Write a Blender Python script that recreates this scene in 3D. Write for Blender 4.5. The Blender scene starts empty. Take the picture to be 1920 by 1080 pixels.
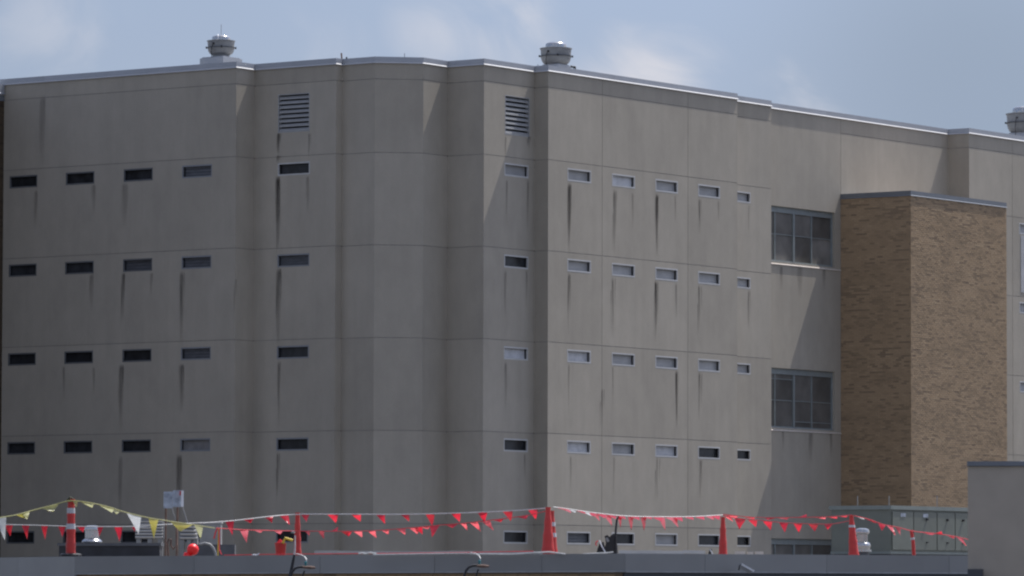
import bpy, math, random
import numpy as np
from mathutils import Vector, Matrix

random.seed(7)
rng = np.random.default_rng(7)
SC = bpy.context.scene
COL = SC.collection

# ---------------------------------------------------------------- camera
F = 9368.17                      # focal length in pixels of a 1920 px wide frame
PITCH, ROLL = 0.0602857, -0.0026779
cp, sp = math.cos(PITCH), math.sin(PITCH)
cr, sr = math.cos(ROLL), math.sin(ROLL)
_r = np.array([1.0, 0, 0]); _f = np.array([0, cp, sp]); _d = np.array([0, sp, -cp])
RIGHT = cr * _r + sr * _d
DOWN = -sr * _r + cr * _d
FWD = _f
cam_data = bpy.data.cameras.new("camera")
cam = bpy.data.objects.new("camera", cam_data)
COL.objects.link(cam)
cam.matrix_world = Matrix([[RIGHT[0], -DOWN[0], -FWD[0], 0], [RIGHT[1], -DOWN[1], -FWD[1], 0],
                           [RIGHT[2], -DOWN[2], -FWD[2], 0], [0, 0, 0, 1]])
cam_data.sensor_width = 36.0
cam_data.lens = F / 1920 * 36.0
cam_data.clip_start = 1.0
cam_data.clip_end = 6000.0
cam_data.dof.use_dof = True
cam_data.dof.focus_distance = 172.0
cam_data.dof.aperture_fstop = 7.0
SC.camera = cam

GROUND_Z = -4.0

# ---------------------------------------------------------------- light
SUN_DIR = None                   # set after the facade axes are known
AZ = 0.620357                    # azimuth of the shaded facades
uA = np.array([-math.cos(AZ), math.sin(AZ)])
uB = np.array([math.sin(AZ), math.cos(AZ)])
to_sun = -0.080 * uA + 0.53 * uB
SUN = Vector((to_sun[0], to_sun[1], 1.0)).normalized()
SUN_EL = math.asin(SUN.z)
SUN_ROT = math.atan2(SUN.x, SUN.y)

sun_data = bpy.data.lights.new("sun", 'SUN')
sun_data.energy = 3.4
sun_data.angle = math.radians(0.53)
sun_data.color = (1.0, 0.965, 0.925)
sun = bpy.data.objects.new("sun", sun_data)
COL.objects.link(sun)
sun.location = (60, 60, 120)
sun.rotation_euler = SUN.to_track_quat('Z', 'Y').to_euler()

SC.view_settings.view_transform = 'Standard'
SC.view_settings.look = 'None'
SC.view_settings.gamma = 1.0
SC.view_settings.use_curve_mapping = False
SC.view_settings.exposure = 0.87
SC.cycles.filter_width = 2.2
SC.cycles.use_denoising = True
SC.cycles.max_bounces = 8
SC.cycles.transparent_max_bounces = 8

world = bpy.data.worlds.new("World")
SC.world = world
world.use_nodes = True
wn = world.node_tree.nodes
wl = world.node_tree.links
wn.clear()
w_out = wn.new("ShaderNodeOutputWorld")
w_bg = wn.new("ShaderNodeBackground")
w_bg.inputs["Strength"].default_value = 0.10
w_sky = wn.new("ShaderNodeTexSky")
w_sky.sky_type = 'NISHITA'
w_sky.sun_disc = False
w_sky.sun_elevation = SUN_EL
w_sky.sun_rotation = SUN_ROT
w_sky.altitude = 200
w_sky.air_density = 1.0
w_sky.dust_density = 5.5
w_sky.ozone_density = 3.0
w_geo = wn.new("ShaderNodeTexCoord")


def wnode(kind, **inp):
    n = wn.new(kind)
    for k, v in inp.items():
        n.inputs[k].default_value = v
    return n


def cloud_noise(scale, detail, offset, lo, hi, stretch=(1, 1, 1.7), warp=0.25):
    m = wn.new("ShaderNodeMapping")
    m.inputs["Location"].default_value = offset
    m.inputs["Scale"].default_value = stretch
    wl.new(w_geo.outputs["Generated"], m.inputs["Vector"])
    n = wn.new("ShaderNodeTexNoise")
    n.inputs["Scale"].default_value = scale
    n.inputs["Detail"].default_value = detail
    n.inputs["Roughness"].default_value = 0.52
    n.inputs["Distortion"].default_value = warp
    wl.new(m.outputs["Vector"], n.inputs["Vector"])
    r = wn.new("ShaderNodeMapRange")
    r.interpolation_type = 'SMOOTHSTEP'
    r.inputs["From Min"].default_value = lo
    r.inputs["From Max"].default_value = hi
    wl.new(n.outputs["Fac"], r.inputs["Value"])
    return r.outputs["Result"]


def wmix(fac, a, b, blend='MIX'):
    m = wn.new("ShaderNodeMix")
    m.data_type = 'RGBA'
    m.blend_type = blend
    for sock, v in ((m.inputs[0], fac), (m.inputs[6], a), (m.inputs[7], b)):
        if isinstance(v, (int, float)):
            sock.default_value = v
        elif isinstance(v, tuple):
            sock.default_value = (*v, 1)
        else:
            wl.new(v, sock)
    return m.outputs[2]


SKY_TINT = (0.60, 0.69, 0.885)
CLOUD_LIT = (4.0, 3.95, 4.2)
CLOUD_GREY = (1.75, 2.15, 2.8)


def wmath(op, a, b):
    n = wn.new("ShaderNodeMath")
    n.operation = op
    for i, v in enumerate((a, b)):
        if isinstance(v, (int, float)):
            n.inputs[i].default_value = v
        else:
            wl.new(v, n.inputs[i])
    return n.outputs[0]


def cloud_bank(az, el, r_in, r_out):
    """soft mask round a compass direction: azimuth from straight ahead, elevation, both in degrees"""
    az, el = math.radians(az), math.radians(el)
    d = wn.new("ShaderNodeVectorMath")
    d.operation = 'DISTANCE'
    d.inputs[1].default_value = (math.sin(az) * math.cos(el), math.cos(az) * math.cos(el), math.sin(el))
    wl.new(w_geo.outputs["Generated"], d.inputs[0])
    r = wn.new("ShaderNodeMapRange")
    r.interpolation_type = 'SMOOTHSTEP'
    r.inputs["From Min"].default_value = math.radians(r_in)
    r.inputs["From Max"].default_value = math.radians(r_out)
    r.inputs["To Min"].default_value = 1.0
    r.inputs["To Max"].default_value = 0.0
    wl.new(d.outputs["Value"], r.inputs["Value"])
    return r.outputs["Result"]


blue = wmix(1.0, w_sky.outputs["Color"], SKY_TINT, 'MULTIPLY')
el_ = wn.new("ShaderNodeSeparateXYZ")
wl.new(w_geo.outputs["Generated"], el_.inputs["Vector"])
hz_r = wn.new("ShaderNodeMapRange")
hz_r.interpolation_type = 'SMOOTHSTEP'
hz_r.inputs["From Min"].default_value = 0.02
hz_r.inputs["From Max"].default_value = 0.30
hz_r.inputs["To Min"].default_value = 0.75
hz_r.inputs["To Max"].default_value = 0.0
wl.new(el_.outputs["Z"], hz_r.inputs["Value"])
blue = wmix(hz_r.outputs["Result"], blue, (2.45, 2.88, 3.70))
# broad grey-blue cloud sheets over the whole sky, one of them low on the right
sheet = cloud_noise(2.6, 4, (3.1, 0.4, 1.2), 0.42, 0.66, (1, 1, 1.3))
grey_m = wmath('MAXIMUM', wmath('MULTIPLY', sheet, 0.7), wmath('MULTIPLY', cloud_bank(5.4, 5.6, 0.3, 3.6), 0.95))
# brighter tufts: everywhere by noise, thicker in a few banks
tuft = cloud_noise(24.0, 8, (0.35, 2.2, 0.15), 0.30, 0.72, (1, 1, 1.5), 0.9)
far_tuft = cloud_noise(4.0, 5, (1.7, 0.3, 2.4), 0.47, 0.66, (1, 1, 1.4))
bank = wmath('MULTIPLY', cloud_bank(-0.35, 6.4, 0.0, 2.4), 0.62)
for az, el, r, k in ((1.55, 5.9, 1.7, 0.78), (3.4, 5.4, 1.5, 0.60), (-5.2, 6.4, 3.0, 0.40), (-2.2, 5.9, 2.2, 0.42)):
    bank = wmath('MAXIMUM', bank, wmath('MULTIPLY', cloud_bank(az, el, 0.0, r), k))
edge_ = wn.new("ShaderNodeMapRange")
edge_.interpolation_type = 'SMOOTHSTEP'
edge_.inputs["From Min"].default_value = 0.42
edge_.inputs["From Max"].default_value = 1.75
wl.new(wmath('ADD', wmath('MULTIPLY', bank, 0.75), wmath('MULTIPLY', tuft, wmath('MULTIPLY', bank, 1.55))), edge_.inputs["Value"])
lit_m = edge_.outputs["Result"]
away = cloud_bank(0.0, 5.0, 14.0, 30.0)
lit_m = wmath('MAXIMUM', lit_m, wmath('MULTIPLY', far_tuft, wmath('SUBTRACT', 1.0, away)))
c1 = wmix(grey_m, blue, CLOUD_GREY)
c2 = wmix(lit_m, c1, CLOUD_LIT)
wl.new(c2, w_bg.inputs["Color"])
wl.new(w_bg.outputs["Background"], w_out.inputs["Surface"])


# ---------------------------------------------------------------- picture -> place helpers
def ray(x, y):
    return (x - 960) / F * RIGHT + (y - 540) / F * DOWN + FWD


def at(x, y, dist):
    """point seen at (x, y) of the 1920 px photograph, dist metres forward (along world Y)"""
    d = ray(x, y)
    return d * dist / d[1]


def V(p):
    return Vector((float(p[0]), float(p[1]), float(p[2])))


# ---------------------------------------------------------------- materials
def new_mat(name):
    m = bpy.data.materials.new(name)
    m.use_nodes = True
    nt = m.node_tree
    b = nt.nodes["Principled BSDF"]
    return m, nt, b


def simple(name, col, rough=0.5, metal=0.0, var=0.12, scale=6.0, bump=0.0, spec=0.5, stretch=(1, 1, 1), rnd=0.0):
    """procedural material: base colour broken up by noise, roughness too"""
    m, nt, b = new_mat(name)
    L = nt.links
    tc = nt.nodes.new("ShaderNodeTexCoord")
    mp = nt.nodes.new("ShaderNodeMapping")
    mp.inputs["Scale"].default_value = stretch
    L.new(tc.outputs["Object"], mp.inputs["Vector"])
    n = nt.nodes.new("ShaderNodeTexNoise")
    n.inputs["Scale"].default_value = scale
    n.inputs["Detail"].default_value = 5
    L.new(mp.outputs["Vector"], n.inputs["Vector"])
    mr = nt.nodes.new("ShaderNodeMapRange")
    mr.inputs["From Min"].default_value = 0.3
    mr.inputs["From Max"].default_value = 0.7
    mr.inputs["To Min"].default_value = 1 - var
    mr.inputs["To Max"].default_value = 1 + var
    L.new(n.outputs["Fac"], mr.inputs["Value"])
    val = mr.outputs["Result"]
    if rnd:
        oi = nt.nodes.new("ShaderNodeObjectInfo")
        r2 = nt.nodes.new("ShaderNodeMapRange")
        r2.inputs["To Min"].default_value = 1 - rnd
        r2.inputs["To Max"].default_value = 1 + rnd
        L.new(oi.outputs["Random"], r2.inputs["Value"])
        mu = nt.nodes.new("ShaderNodeMath"); mu.operation = 'MULTIPLY'
        L.new(val, mu.inputs[0]); L.new(r2.outputs["Result"], mu.inputs[1])
        val = mu.outputs[0]
    mx = nt.nodes.new("ShaderNodeVectorMath"); mx.operation = 'SCALE'
    mx.inputs[0].default_value = col
    L.new(val, mx.inputs["Scale"])
    L.new(mx.outputs["Vector"], b.inputs["Base Color"])
    b.inputs["Roughness"].default_value = rough
    b.inputs["Metallic"].default_value = metal
    b.inputs["Specular IOR Level"].default_value = spec
    if bump:
        bp = nt.nodes.new("ShaderNodeBump")
        bp.inputs["Strength"].default_value = bump
        bp.inputs["Distance"].default_value = 0.02
        L.new(n.outputs["Fac"], bp.inputs["Height"])
        L.new(bp.outputs["Normal"], b.inputs["Normal"])
    return m


def concrete(name, col):
    """precast concrete: tone per panel, broad clouds, faint vertical rain streaks, fine grain"""
    m, nt, b = new_mat(name)
    L = nt.links
    N = nt.nodes
    tc = N.new("ShaderNodeTexCoord")

    def noise(scale, stretch, detail, lo, hi, a, c):
        mp = N.new("ShaderNodeMapping"); mp.inputs["Scale"].default_value = stretch
        L.new(tc.outputs["Object"], mp.inputs["Vector"])
        n = N.new("ShaderNodeTexNoise")
        n.inputs["Scale"].default_value = scale
        n.inputs["Detail"].default_value = detail
        n.inputs["Roughness"].default_value = 0.6
        L.new(mp.outputs["Vector"], n.inputs["Vector"])
        r = N.new("ShaderNodeMapRange")
        r.inputs["From Min"].default_value = lo
        r.inputs["From Max"].default_value = hi
        r.inputs["To Min"].default_value = a
        r.inputs["To Max"].default_value = c
        L.new(n.outputs["Fac"], r.inputs["Value"])
        return r.outputs["Result"], n

    v1, _ = noise(0.35, (1, 1, 0.7), 4, 0.3, 0.7, 0.93, 1.06)
    v2, _ = noise(2.2, (1, 1, 0.05), 4, 0.35, 0.75, 1.02, 0.95)
    v3, n3 = noise(30.0, (1, 1, 1), 3, 0.3, 0.7, 0.96, 1.04)
    v4, _ = noise(1.6, (1, 1, 0.6), 6, 0.35, 0.7, 0.95, 1.04)
    oi = N.new("ShaderNodeObjectInfo")
    r2 = N.new("ShaderNodeMapRange")
    r2.inputs["To Min"].default_value = 0.945
    r2.inputs["To Max"].default_value = 1.045
    L.new(oi.outputs["Random"], r2.inputs["Value"])
    val = r2.outputs["Result"]
    for v in (v1, v2, v3, v4):
        mu = N.new("ShaderNodeMath"); mu.operation = 'MULTIPLY'
        L.new(val, mu.inputs[0]); L.new(v, mu.inputs[1])
        val = mu.outputs[0]
    mx = N.new("ShaderNodeVectorMath"); mx.operation = 'SCALE'
    mx.inputs[0].default_value = col
    L.new(val, mx.inputs["Scale"])
    L.new(mx.outputs["Vector"], b.inputs["Base Color"])
    b.inputs["Roughness"].default_value = 0.9
    b.inputs["Specular IOR Level"].default_value = 0.25
    bp = N.new("ShaderNodeBump")
    bp.inputs["Strength"].default_value = 0.25
    bp.inputs["Distance"].default_value = 0.01
    L.new(n3.outputs["Fac"], bp.inputs["Height"])
    L.new(bp.outputs["Normal"], b.inputs["Normal"])
    return m


def brick_mat(name, k=1.0):
    """colour per brick from the mesh attribute 'tone' (0 dark .. 1 pale), grain by noise"""
    m, nt, b = new_mat(name)
    L, N = nt.links, nt.nodes
    at_ = N.new("ShaderNodeAttribute"); at_.attribute_name = "tone"
    cr_ = N.new("ShaderNodeValToRGB")
    e = cr_.color_ramp.elements
    e[0].position = 0.0; e[0].color = (0.26, 0.187, 0.124, 1)
    e[1].position = 1.0; e[1].color = (0.47, 0.345, 0.215, 1)
    for p, c in ((0.25, (0.29, 0.213, 0.134, 1)), (0.5, (0.385, 0.274, 0.169, 1)), (0.75, (0.43, 0.309, 0.192, 1))):
        el_new = e.new(p); el_new.color = c
    L.new(at_.outputs["Fac"], cr_.inputs["Fac"])
    tc = N.new("ShaderNodeTexCoord")
    n = N.new("ShaderNodeTexNoise"); n.inputs["Scale"].default_value = 25; n.inputs["Detail"].default_value = 4
    L.new(tc.outputs["Object"], n.inputs["Vector"])
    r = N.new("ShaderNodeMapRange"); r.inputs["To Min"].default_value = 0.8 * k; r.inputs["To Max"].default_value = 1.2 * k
    L.new(n.outputs["Fac"], r.inputs["Value"])
    mx = N.new("ShaderNodeVectorMath"); mx.operation = 'SCALE'
    L.new(cr_.outputs["Color"], mx.inputs[0]); L.new(r.outputs["Result"], mx.inputs["Scale"])
    L.new(mx.outputs["Vector"], b.inputs["Base Color"])
    b.inputs["Roughness"].default_value = 0.85
    b.inputs["Specular IOR Level"].default_value = 0.25
    return m


def stain_mat(name, col, strength):
    """run-off streak: fades along its length (UV v) and to its sides (UV u), broken by noise"""
    m, nt, b = new_mat(name)
    L, N = nt.links, nt.nodes
    uv = N.new("ShaderNodeUVMap")
    sx = N.new("ShaderNodeSeparateXYZ"); L.new(uv.outputs["UV"], sx.inputs["Vector"])

    def math_(op, a, c=None):
        k = N.new("ShaderNodeMath"); k.operation = op
        for i, v in enumerate((a, c)):
            if v is None:
                continue
            if isinstance(v, (int, float)):
                k.inputs[i].default_value = v
            else:
                L.new(v, k.inputs[i])
        return k.outputs[0]
    side = math_('SUBTRACT', 1.0, math_('POWER', math_('ABSOLUTE', math_('SUBTRACT', math_('MULTIPLY', sx.outputs["X"], 2.0), 1.0)), 1.6))
    along = math_('POWER', math_('SUBTRACT', 1.0, sx.outputs["Y"]), 0.8)
    head = math_('MINIMUM', math_('MULTIPLY', sx.outputs["Y"], 14.0), 1.0)
    tc = N.new("ShaderNodeTexCoord")
    mp = N.new("ShaderNodeMapping"); mp.inputs["Scale"].default_value = (14, 14, 1.2)
    L.new(tc.outputs["Object"], mp.inputs["Vector"])
    n = N.new("ShaderNodeTexNoise"); n.inputs["Scale"].default_value = 1.0; n.inputs["Detail"].default_value = 5
    L.new(mp.outputs["Vector"], n.inputs["Vector"])
    r = N.new("ShaderNodeMapRange")
    r.inputs["From Min"].default_value = 0.3; r.inputs["From Max"].default_value = 0.65
    r.inputs["To Min"].default_value = 0.45; r.inputs["To Max"].default_value = 1.0
    L.new(n.outputs["Fac"], r.inputs["Value"])
    a = math_('MULTIPLY', math_('MULTIPLY', math_('MULTIPLY', side, along), head), r.outputs["Result"])
    a = math_('MULTIPLY', a, strength)
    L.new(a, b.inputs["Alpha"])
    b.inputs["Base Color"].default_value = (*col, 1)
    b.inputs["Roughness"].default_value = 0.95
    b.inputs["Specular IOR Level"].default_value = 0.1
    return m


def cloth(name, col, trans=0.45, var=0.1):
    """thin plastic pennant: partly translucent"""
    m, nt, b = new_mat(name)
    L, N = nt.links, nt.nodes
    out = N["Material Output"]
    b.inputs["Base Color"].default_value = (*col, 1)
    b.inputs["Roughness"].default_value = 0.28
    b.inputs["Specular IOR Level"].default_value = 0.6
    t = N.new("ShaderNodeBsdfTranslucent")
    t.inputs["Color"].default_value = (*col, 1)
    mx = N.new("ShaderNodeMixShader"); mx.inputs["Fac"].default_value = trans
    tc = N.new("ShaderNodeTexCoord")
    n = N.new("ShaderNodeTexNoise"); n.inputs["Scale"].default_value = 9; n.inputs["Detail"].default_value = 3
    L.new(tc.outputs["Object"], n.inputs["Vector"])
    bp = N.new("ShaderNodeBump"); bp.inputs["Strength"].default_value = 0.4; bp.inputs["Distance"].default_value = 0.03
    L.new(n.outputs["Fac"], bp.inputs["Height"])
    L.new(bp.outputs["Normal"], b.inputs["Normal"])
    L.new(b.outputs["BSDF"], mx.inputs[1]); L.new(t.outputs["BSDF"], mx.inputs[2])
    L.new(mx.outputs["Shader"], out.inputs["Surface"])
    return m


M = {}
M['concrete'] = concrete("precast_concrete", (0.430, 0.387, 0.318))
M['core'] = simple("dark_core", (0.06, 0.06, 0.06), 0.9)
M['sealant'] = simple("joint_sealant", (0.27, 0.255, 0.23), 0.8, var=0.15, scale=3)
M['coping'] = simple("grey_coping_metal", (0.40, 0.415, 0.44), 0.42, 0.25, var=0.06, scale=1.5, rnd=0.05)
M['drip_metal'] = simple("bare_drip_metal", (0.50, 0.50, 0.50), 0.45, 0.0, var=0.05, scale=2)
M['coping_dark'] = simple("dark_coping_metal", (0.19, 0.205, 0.225), 0.45, 0.25, var=0.06, scale=1.5, rnd=0.05)
M['alu'] = simple("aluminium_frame", (0.54, 0.535, 0.52), 0.45, 0.05, var=0.06, scale=4)
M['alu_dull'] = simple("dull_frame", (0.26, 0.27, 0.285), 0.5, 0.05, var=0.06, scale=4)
M['alu_dark'] = simple("dark_frame", (0.14, 0.145, 0.15), 0.6, 0.05, var=0.1, scale=4)  # darker frame tone for the wing's left window columns
M['alu_louvre'] = simple("louvre_metal", (0.38, 0.38, 0.375), 0.45, 0.1, var=0.06, scale=4)
M['alu_grey'] = simple("grey_green_frame", (0.27, 0.30, 0.30), 0.45, 0.2, var=0.08, scale=4)
M['shade_seam'] = simple("painted_shade_and_seam", (0.02, 0.02, 0.022), 0.7)  # near-black for seams and for shade painted into recess liners
M['pane_dark'] = simple("dark_glass", (0.034, 0.036, 0.040), 0.25, var=0.4, scale=2.5, spec=0.35, rnd=0.3)
M['pane_dull'] = simple("dusty_glass", (0.25, 0.24, 0.235), 0.5, var=0.2, scale=3)
M['pane_mid'] = simple("screened_glass", (0.115, 0.12, 0.135), 0.4, var=0.25, scale=3, rnd=0.2, stretch=(1, 1, 6))
M['pane_light'] = simple("frosted_glass", (0.385, 0.38, 0.375), 0.45, var=0.10, scale=2, rnd=0.12)
M['pane_white'] = simple("papered_glass", (0.56, 0.56, 0.57), 0.5, var=0.15, scale=4, rnd=0.1)
M['pane_brown'] = simple("brown_screened_glass", (0.145, 0.138, 0.126), 0.3, var=0.3, scale=1.2, spec=0.35, rnd=0.35)
M['sill'] = simple("concrete_sill", (0.62, 0.555, 0.49), 0.85, var=0.1)
M['stain_soft'] = stain_mat("soft_runoff", (0.10, 0.092, 0.083), 0.40)
M['stain'] = stain_mat("runoff", (0.065, 0.058, 0.052), 0.58)
M['stain_hard'] = stain_mat("hard_runoff", (0.045, 0.038, 0.034), 0.95)
M['roof'] = simple("roof_membrane", (0.22, 0.22, 0.22), 0.9, var=0.15, scale=1)
M['galv'] = simple("galvanised_metal", (0.26, 0.262, 0.26), 0.5, 0.1, var=0.10, scale=5)
M['spun'] = simple("spun_aluminium", (0.50, 0.50, 0.49), 0.20, 0.8, var=0.06, scale=5)
M['galv_dark'] = simple("dark_sheet_metal", (0.10, 0.105, 0.115), 0.5, 0.4, var=0.15, scale=4)
M['duct_black'] = simple("tar_black_duct", (0.022, 0.024, 0.03), 0.6, var=0.3, scale=4)
M['tie'] = simple("dark_olive_tie", (0.07, 0.075, 0.04), 0.8, var=0.3, scale=10)
M['black'] = simple("black_rubber", (0.018, 0.018, 0.02), 0.6, var=0.3, scale=8)
M['brick'] = brick_mat("tan_brick")
M['brick_shaded'] = brick_mat("shade_darkened_brick", 0.22)  # tan brick scaled down, deep corner shade painted into its colour
M['mortar'] = simple("mortar", (0.27, 0.225, 0.185), 0.95, var=0.1, scale=12)
M['fascia'] = simple("slate_grey_fascia", (0.262, 0.262, 0.255), 0.5, 0.05, var=0.08, scale=0.9, rnd=0.07)
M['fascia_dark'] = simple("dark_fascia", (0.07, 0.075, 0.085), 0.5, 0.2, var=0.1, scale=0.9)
M['drip'] = simple("pale_drip_edge", (0.33, 0.34, 0.35), 0.5, 0.2)
M['green'] = simple("grey_green_paint", (0.152, 0.164, 0.138), 0.5, 0.05, var=0.08, scale=3, rnd=0.06)
M['green_pale'] = simple("pale_green_trim", (0.20, 0.225, 0.208), 0.5, 0.05, var=0.08, scale=3)
M['orange'] = simple("orange_red_plastic", (0.52, 0.036, 0.03), 0.45, var=0.10, scale=8, bump=0.15)
M['collar'] = simple("white_reflective_sheet", (0.50, 0.51, 0.53), 0.35, var=0.08, scale=12)
M['red'] = cloth("red_pennant", (0.66, 0.022, 0.045), 0.5)
M['red_dark'] = cloth("deep_red_pennant", (0.55, 0.02, 0.035), 0.35)
M['pink'] = cloth("faded_red_pennant", (0.74, 0.12, 0.14), 0.55)
M['yellow'] = cloth("yellow_pennant", (0.48, 0.41, 0.045), 0.35)
M['cream'] = cloth("pale_yellow_pennant", (0.44, 0.43, 0.19), 0.35)
M['white_cloth'] = cloth("white_pennant", (0.54, 0.55, 0.53), 0.35)
M['rope'] = simple("white_rope", (0.60, 0.60, 0.58), 0.8, var=0.2, scale=30)
M['red_tape'] = simple("red_tape", (0.60, 0.04, 0.05), 0.5)
M['white'] = simple("white_paint", (0.75, 0.76, 0.78), 0.35, var=0.06)
M['stucco'] = simple("mauve_grey_stucco", (0.43, 0.375, 0.305), 0.9, var=0.06, scale=3, bump=0.1)
M['yellow_paint'] = simple("yellow_paint", (0.55, 0.40, 0.03), 0.5)
M['red_paint'] = simple("red_paint", (0.45, 0.02, 0.02), 0.4)
M['ball_red'] = simple("bright_red_plastic", (0.85, 0.012, 0.012), 0.4, var=0.05)
M['teal'] = simple("teal_glass_insulator", (0.03, 0.16, 0.17), 0.2, var=0.1)
M['paper_blue'] = simple("weathered_panel", (0.33, 0.37, 0.43), 0.6, var=0.35, scale=9)
M['rust'] = simple("rusty_pipe", (0.16, 0.10, 0.075), 0.8, var=0.3, scale=10)
M['asphalt'] = simple("dusty_asphalt", (0.05, 0.048, 0.045), 0.95, var=0.2, scale=0.3)
M['gravel'] = simple("roof_gravel", (0.14, 0.135, 0.13), 0.95, var=0.25, scale=4)


# ---------------------------------------------------------------- mesh helpers
class MB:
    def __init__(self):
        self.v, self.f, self.mi = [], [], []

    def add(self, verts, faces, mi=0):
        o = len(self.v)
        self.v += [tuple(float(c) for c in p) for p in verts]
        self.f += [tuple(i + o for i in q) for q in faces]
        self.mi += [mi] * len(faces)
        return self

    def box(self, c, size, ax=None, mi=0, taper=1.0):
        """box centred at c, size along the axes ax (three unit vectors), top scaled by taper"""
        c = np.asarray(c, float)
        ax = np.eye(3) if ax is None else np.asarray(ax, float)
        h = np.asarray(size, float) / 2
        vs = []
        for sz in (-1, 1):
            k = taper if sz > 0 else 1.0
            for sx, sy in ((-1, -1), (1, -1), (1, 1), (-1, 1)):
                vs.append(c + ax[0] * h[0] * sx * k + ax[1] * h[1] * sy * k + ax[2] * h[2] * sz)
        return self.add(vs, [(3, 2, 1, 0), (4, 5, 6, 7), (0, 1, 5, 4), (1, 2, 6, 5), (2, 3, 7, 6), (3, 0, 4, 7)], mi)

    def tube(self, pts, r, seg=8, mi=0, cap=True):
        pts = [np.asarray(p, float) for p in pts]
        rs = r if isinstance(r, (list, tuple)) else [r] * len(pts)
        rings = []
        prev = None
        for i, p in enumerate(pts):
            t = pts[min(i + 1, len(pts) - 1)] - pts[max(i - 1, 0)]
            t = t / (np.linalg.norm(t) + 1e-12)
            up = np.array([0, 0, 1.0]) if abs(t[2]) < 0.9 else np.array([0, 1.0, 0])
            if prev is not None:
                up = prev
            a = np.cross(t, up); a /= np.linalg.norm(a) + 1e-12
            b = np.cross(a, t)
            prev = b
            rings.append([p + rs[i] * (math.cos(2 * math.pi * k / seg) * a + math.sin(2 * math.pi * k / seg) * b) for k in range(seg)])
        vs = [q for ring in rings for q in ring]
        fs = []
        for i in range(len(pts) - 1):
            for k in range(seg):
                k2 = (k + 1) % seg
                fs.append((i * seg + k, i * seg + k2, (i + 1) * seg + k2, (i + 1) * seg + k))
        if cap:
            fs.append(tuple(range(seg))[::-1])
            fs.append(tuple((len(pts) - 1) * seg + k for k in range(seg)))
        return self.add(vs, fs, mi)

    def lathe(self, c, prof, seg=32, mi=0):
        """prof: (radius, height) pairs turned about the vertical axis through c"""
        c = np.asarray(c, float)
        vs, fs = [], []
        for r, z in prof:
            for k in range(seg):
                a = 2 * math.pi * k / seg
                vs.append(c + np.array([r * math.cos(a), r * math.sin(a), z]))
        n = len(prof)
        for i in range(n - 1):
            for k in range(seg):
                k2 = (k + 1) % seg
                fs.append((i * seg + k, i * seg + k2, (i + 1) * seg + k2, (i + 1) * seg + k))
        fs.append(tuple(range(seg))[::-1])
        fs.append(tuple((n - 1) * seg + k for k in range(seg)))
        return self.add(vs, fs, mi)

    def build(self, name, mat, parent=None, smooth=False):
        me = bpy.data.meshes.new(name)
        me.from_pydata(self.v, [], self.f)
        mats = mat if isinstance(mat, (list, tuple)) else [mat]
        for m in mats:
            me.materials.append(m)
        if len(mats) > 1:
            me.polygons.foreach_set("material_index", self.mi)
        if smooth:
            me.polygons.foreach_set("use_smooth", [True] * len(me.polygons))
            try:
                me.set_sharp_from_angle(angle=math.radians(40))
            except Exception:
                pass
        me.update()
        o = bpy.data.objects.new(name, me)
        COL.objects.link(o)
        if parent is not None:
            o.parent = parent
            o.matrix_parent_inverse = inv_world(parent)
        return o


def world_of(o):
    m = Matrix.LocRotScale(o.location, o.rotation_euler, o.scale)
    if o.parent is not None:
        m = world_of(o.parent) @ o.matrix_parent_inverse @ m
    return m


def inv_world(o):
    return world_of(o).inverted()


def thing(name, label, cat, loc=(0, 0, 0), group=None):
    o = bpy.data.objects.new(name, None)
    COL.objects.link(o)
    o.location = V(loc)
    o.empty_display_size = 0.3
    o['label'] = label
    o['category'] = cat
    if group:
        o['group'] = group
    return o


def tag(o, label, cat, group=None):
    o['label'] = label
    o['category'] = cat
    if group:
        o['group'] = group
    return o


def seat(o, p):
    """give a built-in-place mesh its origin at p"""
    p = V(p)
    o.data.transform(Matrix.Translation(-p))
    o.location = p
    return o


AX = np.array([[-uA[0], -uA[1], 0], [uB[0], uB[1], 0], [0, 0, 1.0]])   # right along the shaded facades, away, up

# ---------------------------------------------------------------- ground
g = MB()
S = 3000
g.add([(-S, -200, GROUND_Z), (S, -200, GROUND_Z), (S, 2 * S, GROUND_Z), (-S, 2 * S, GROUND_Z)], [(0, 1, 2, 3)])
go = g.build("ground", M['asphalt'])
go['kind'] = 'structure'

# ---------------------------------------------------------------- prison outline
C0 = at(1028.3, 134, 174.618)
Z_COP_B = C0[2]                   # underside of the coping
Z_COP_T = Z_COP_B + 0.225
ZJ = [Z_COP_B - 0.55, 15.06, 11.86, 8.66, 5.46, 2.26, -0.94, GROUND_Z]      # horizontal joints


def pl(a, b):
    q = C0[:2] + a * uA + b * uB
    return np.array([q[0], q[1]])


def solve_x(x, fixed, val, y=126.0):
    """plan coordinate on a line a=val (returns b) or b=val (returns a) that is seen at picture column x"""
    d = ray(x, y)[:2]
    # k*d = C0 + a uA + b uB
    if fixed == 'a':
        A = np.array([[d[0], -uB[0]], [d[1], -uB[1]]]); rhs = C0[:2] + val * uA
    else:
        A = np.array([[d[0], -uA[0]], [d[1], -uA[1]]]); rhs = C0[:2] + val * uB
    return float(np.linalg.solve(A, rhs)[1])


a9 = solve_x(1002.7, 'b', 0.0)
b8 = solve_x(907.7, 'a', a9)
a7 = solve_x(840.0, 'b', b8)
b6 = solve_x(794.0, 'a', a7)
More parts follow.
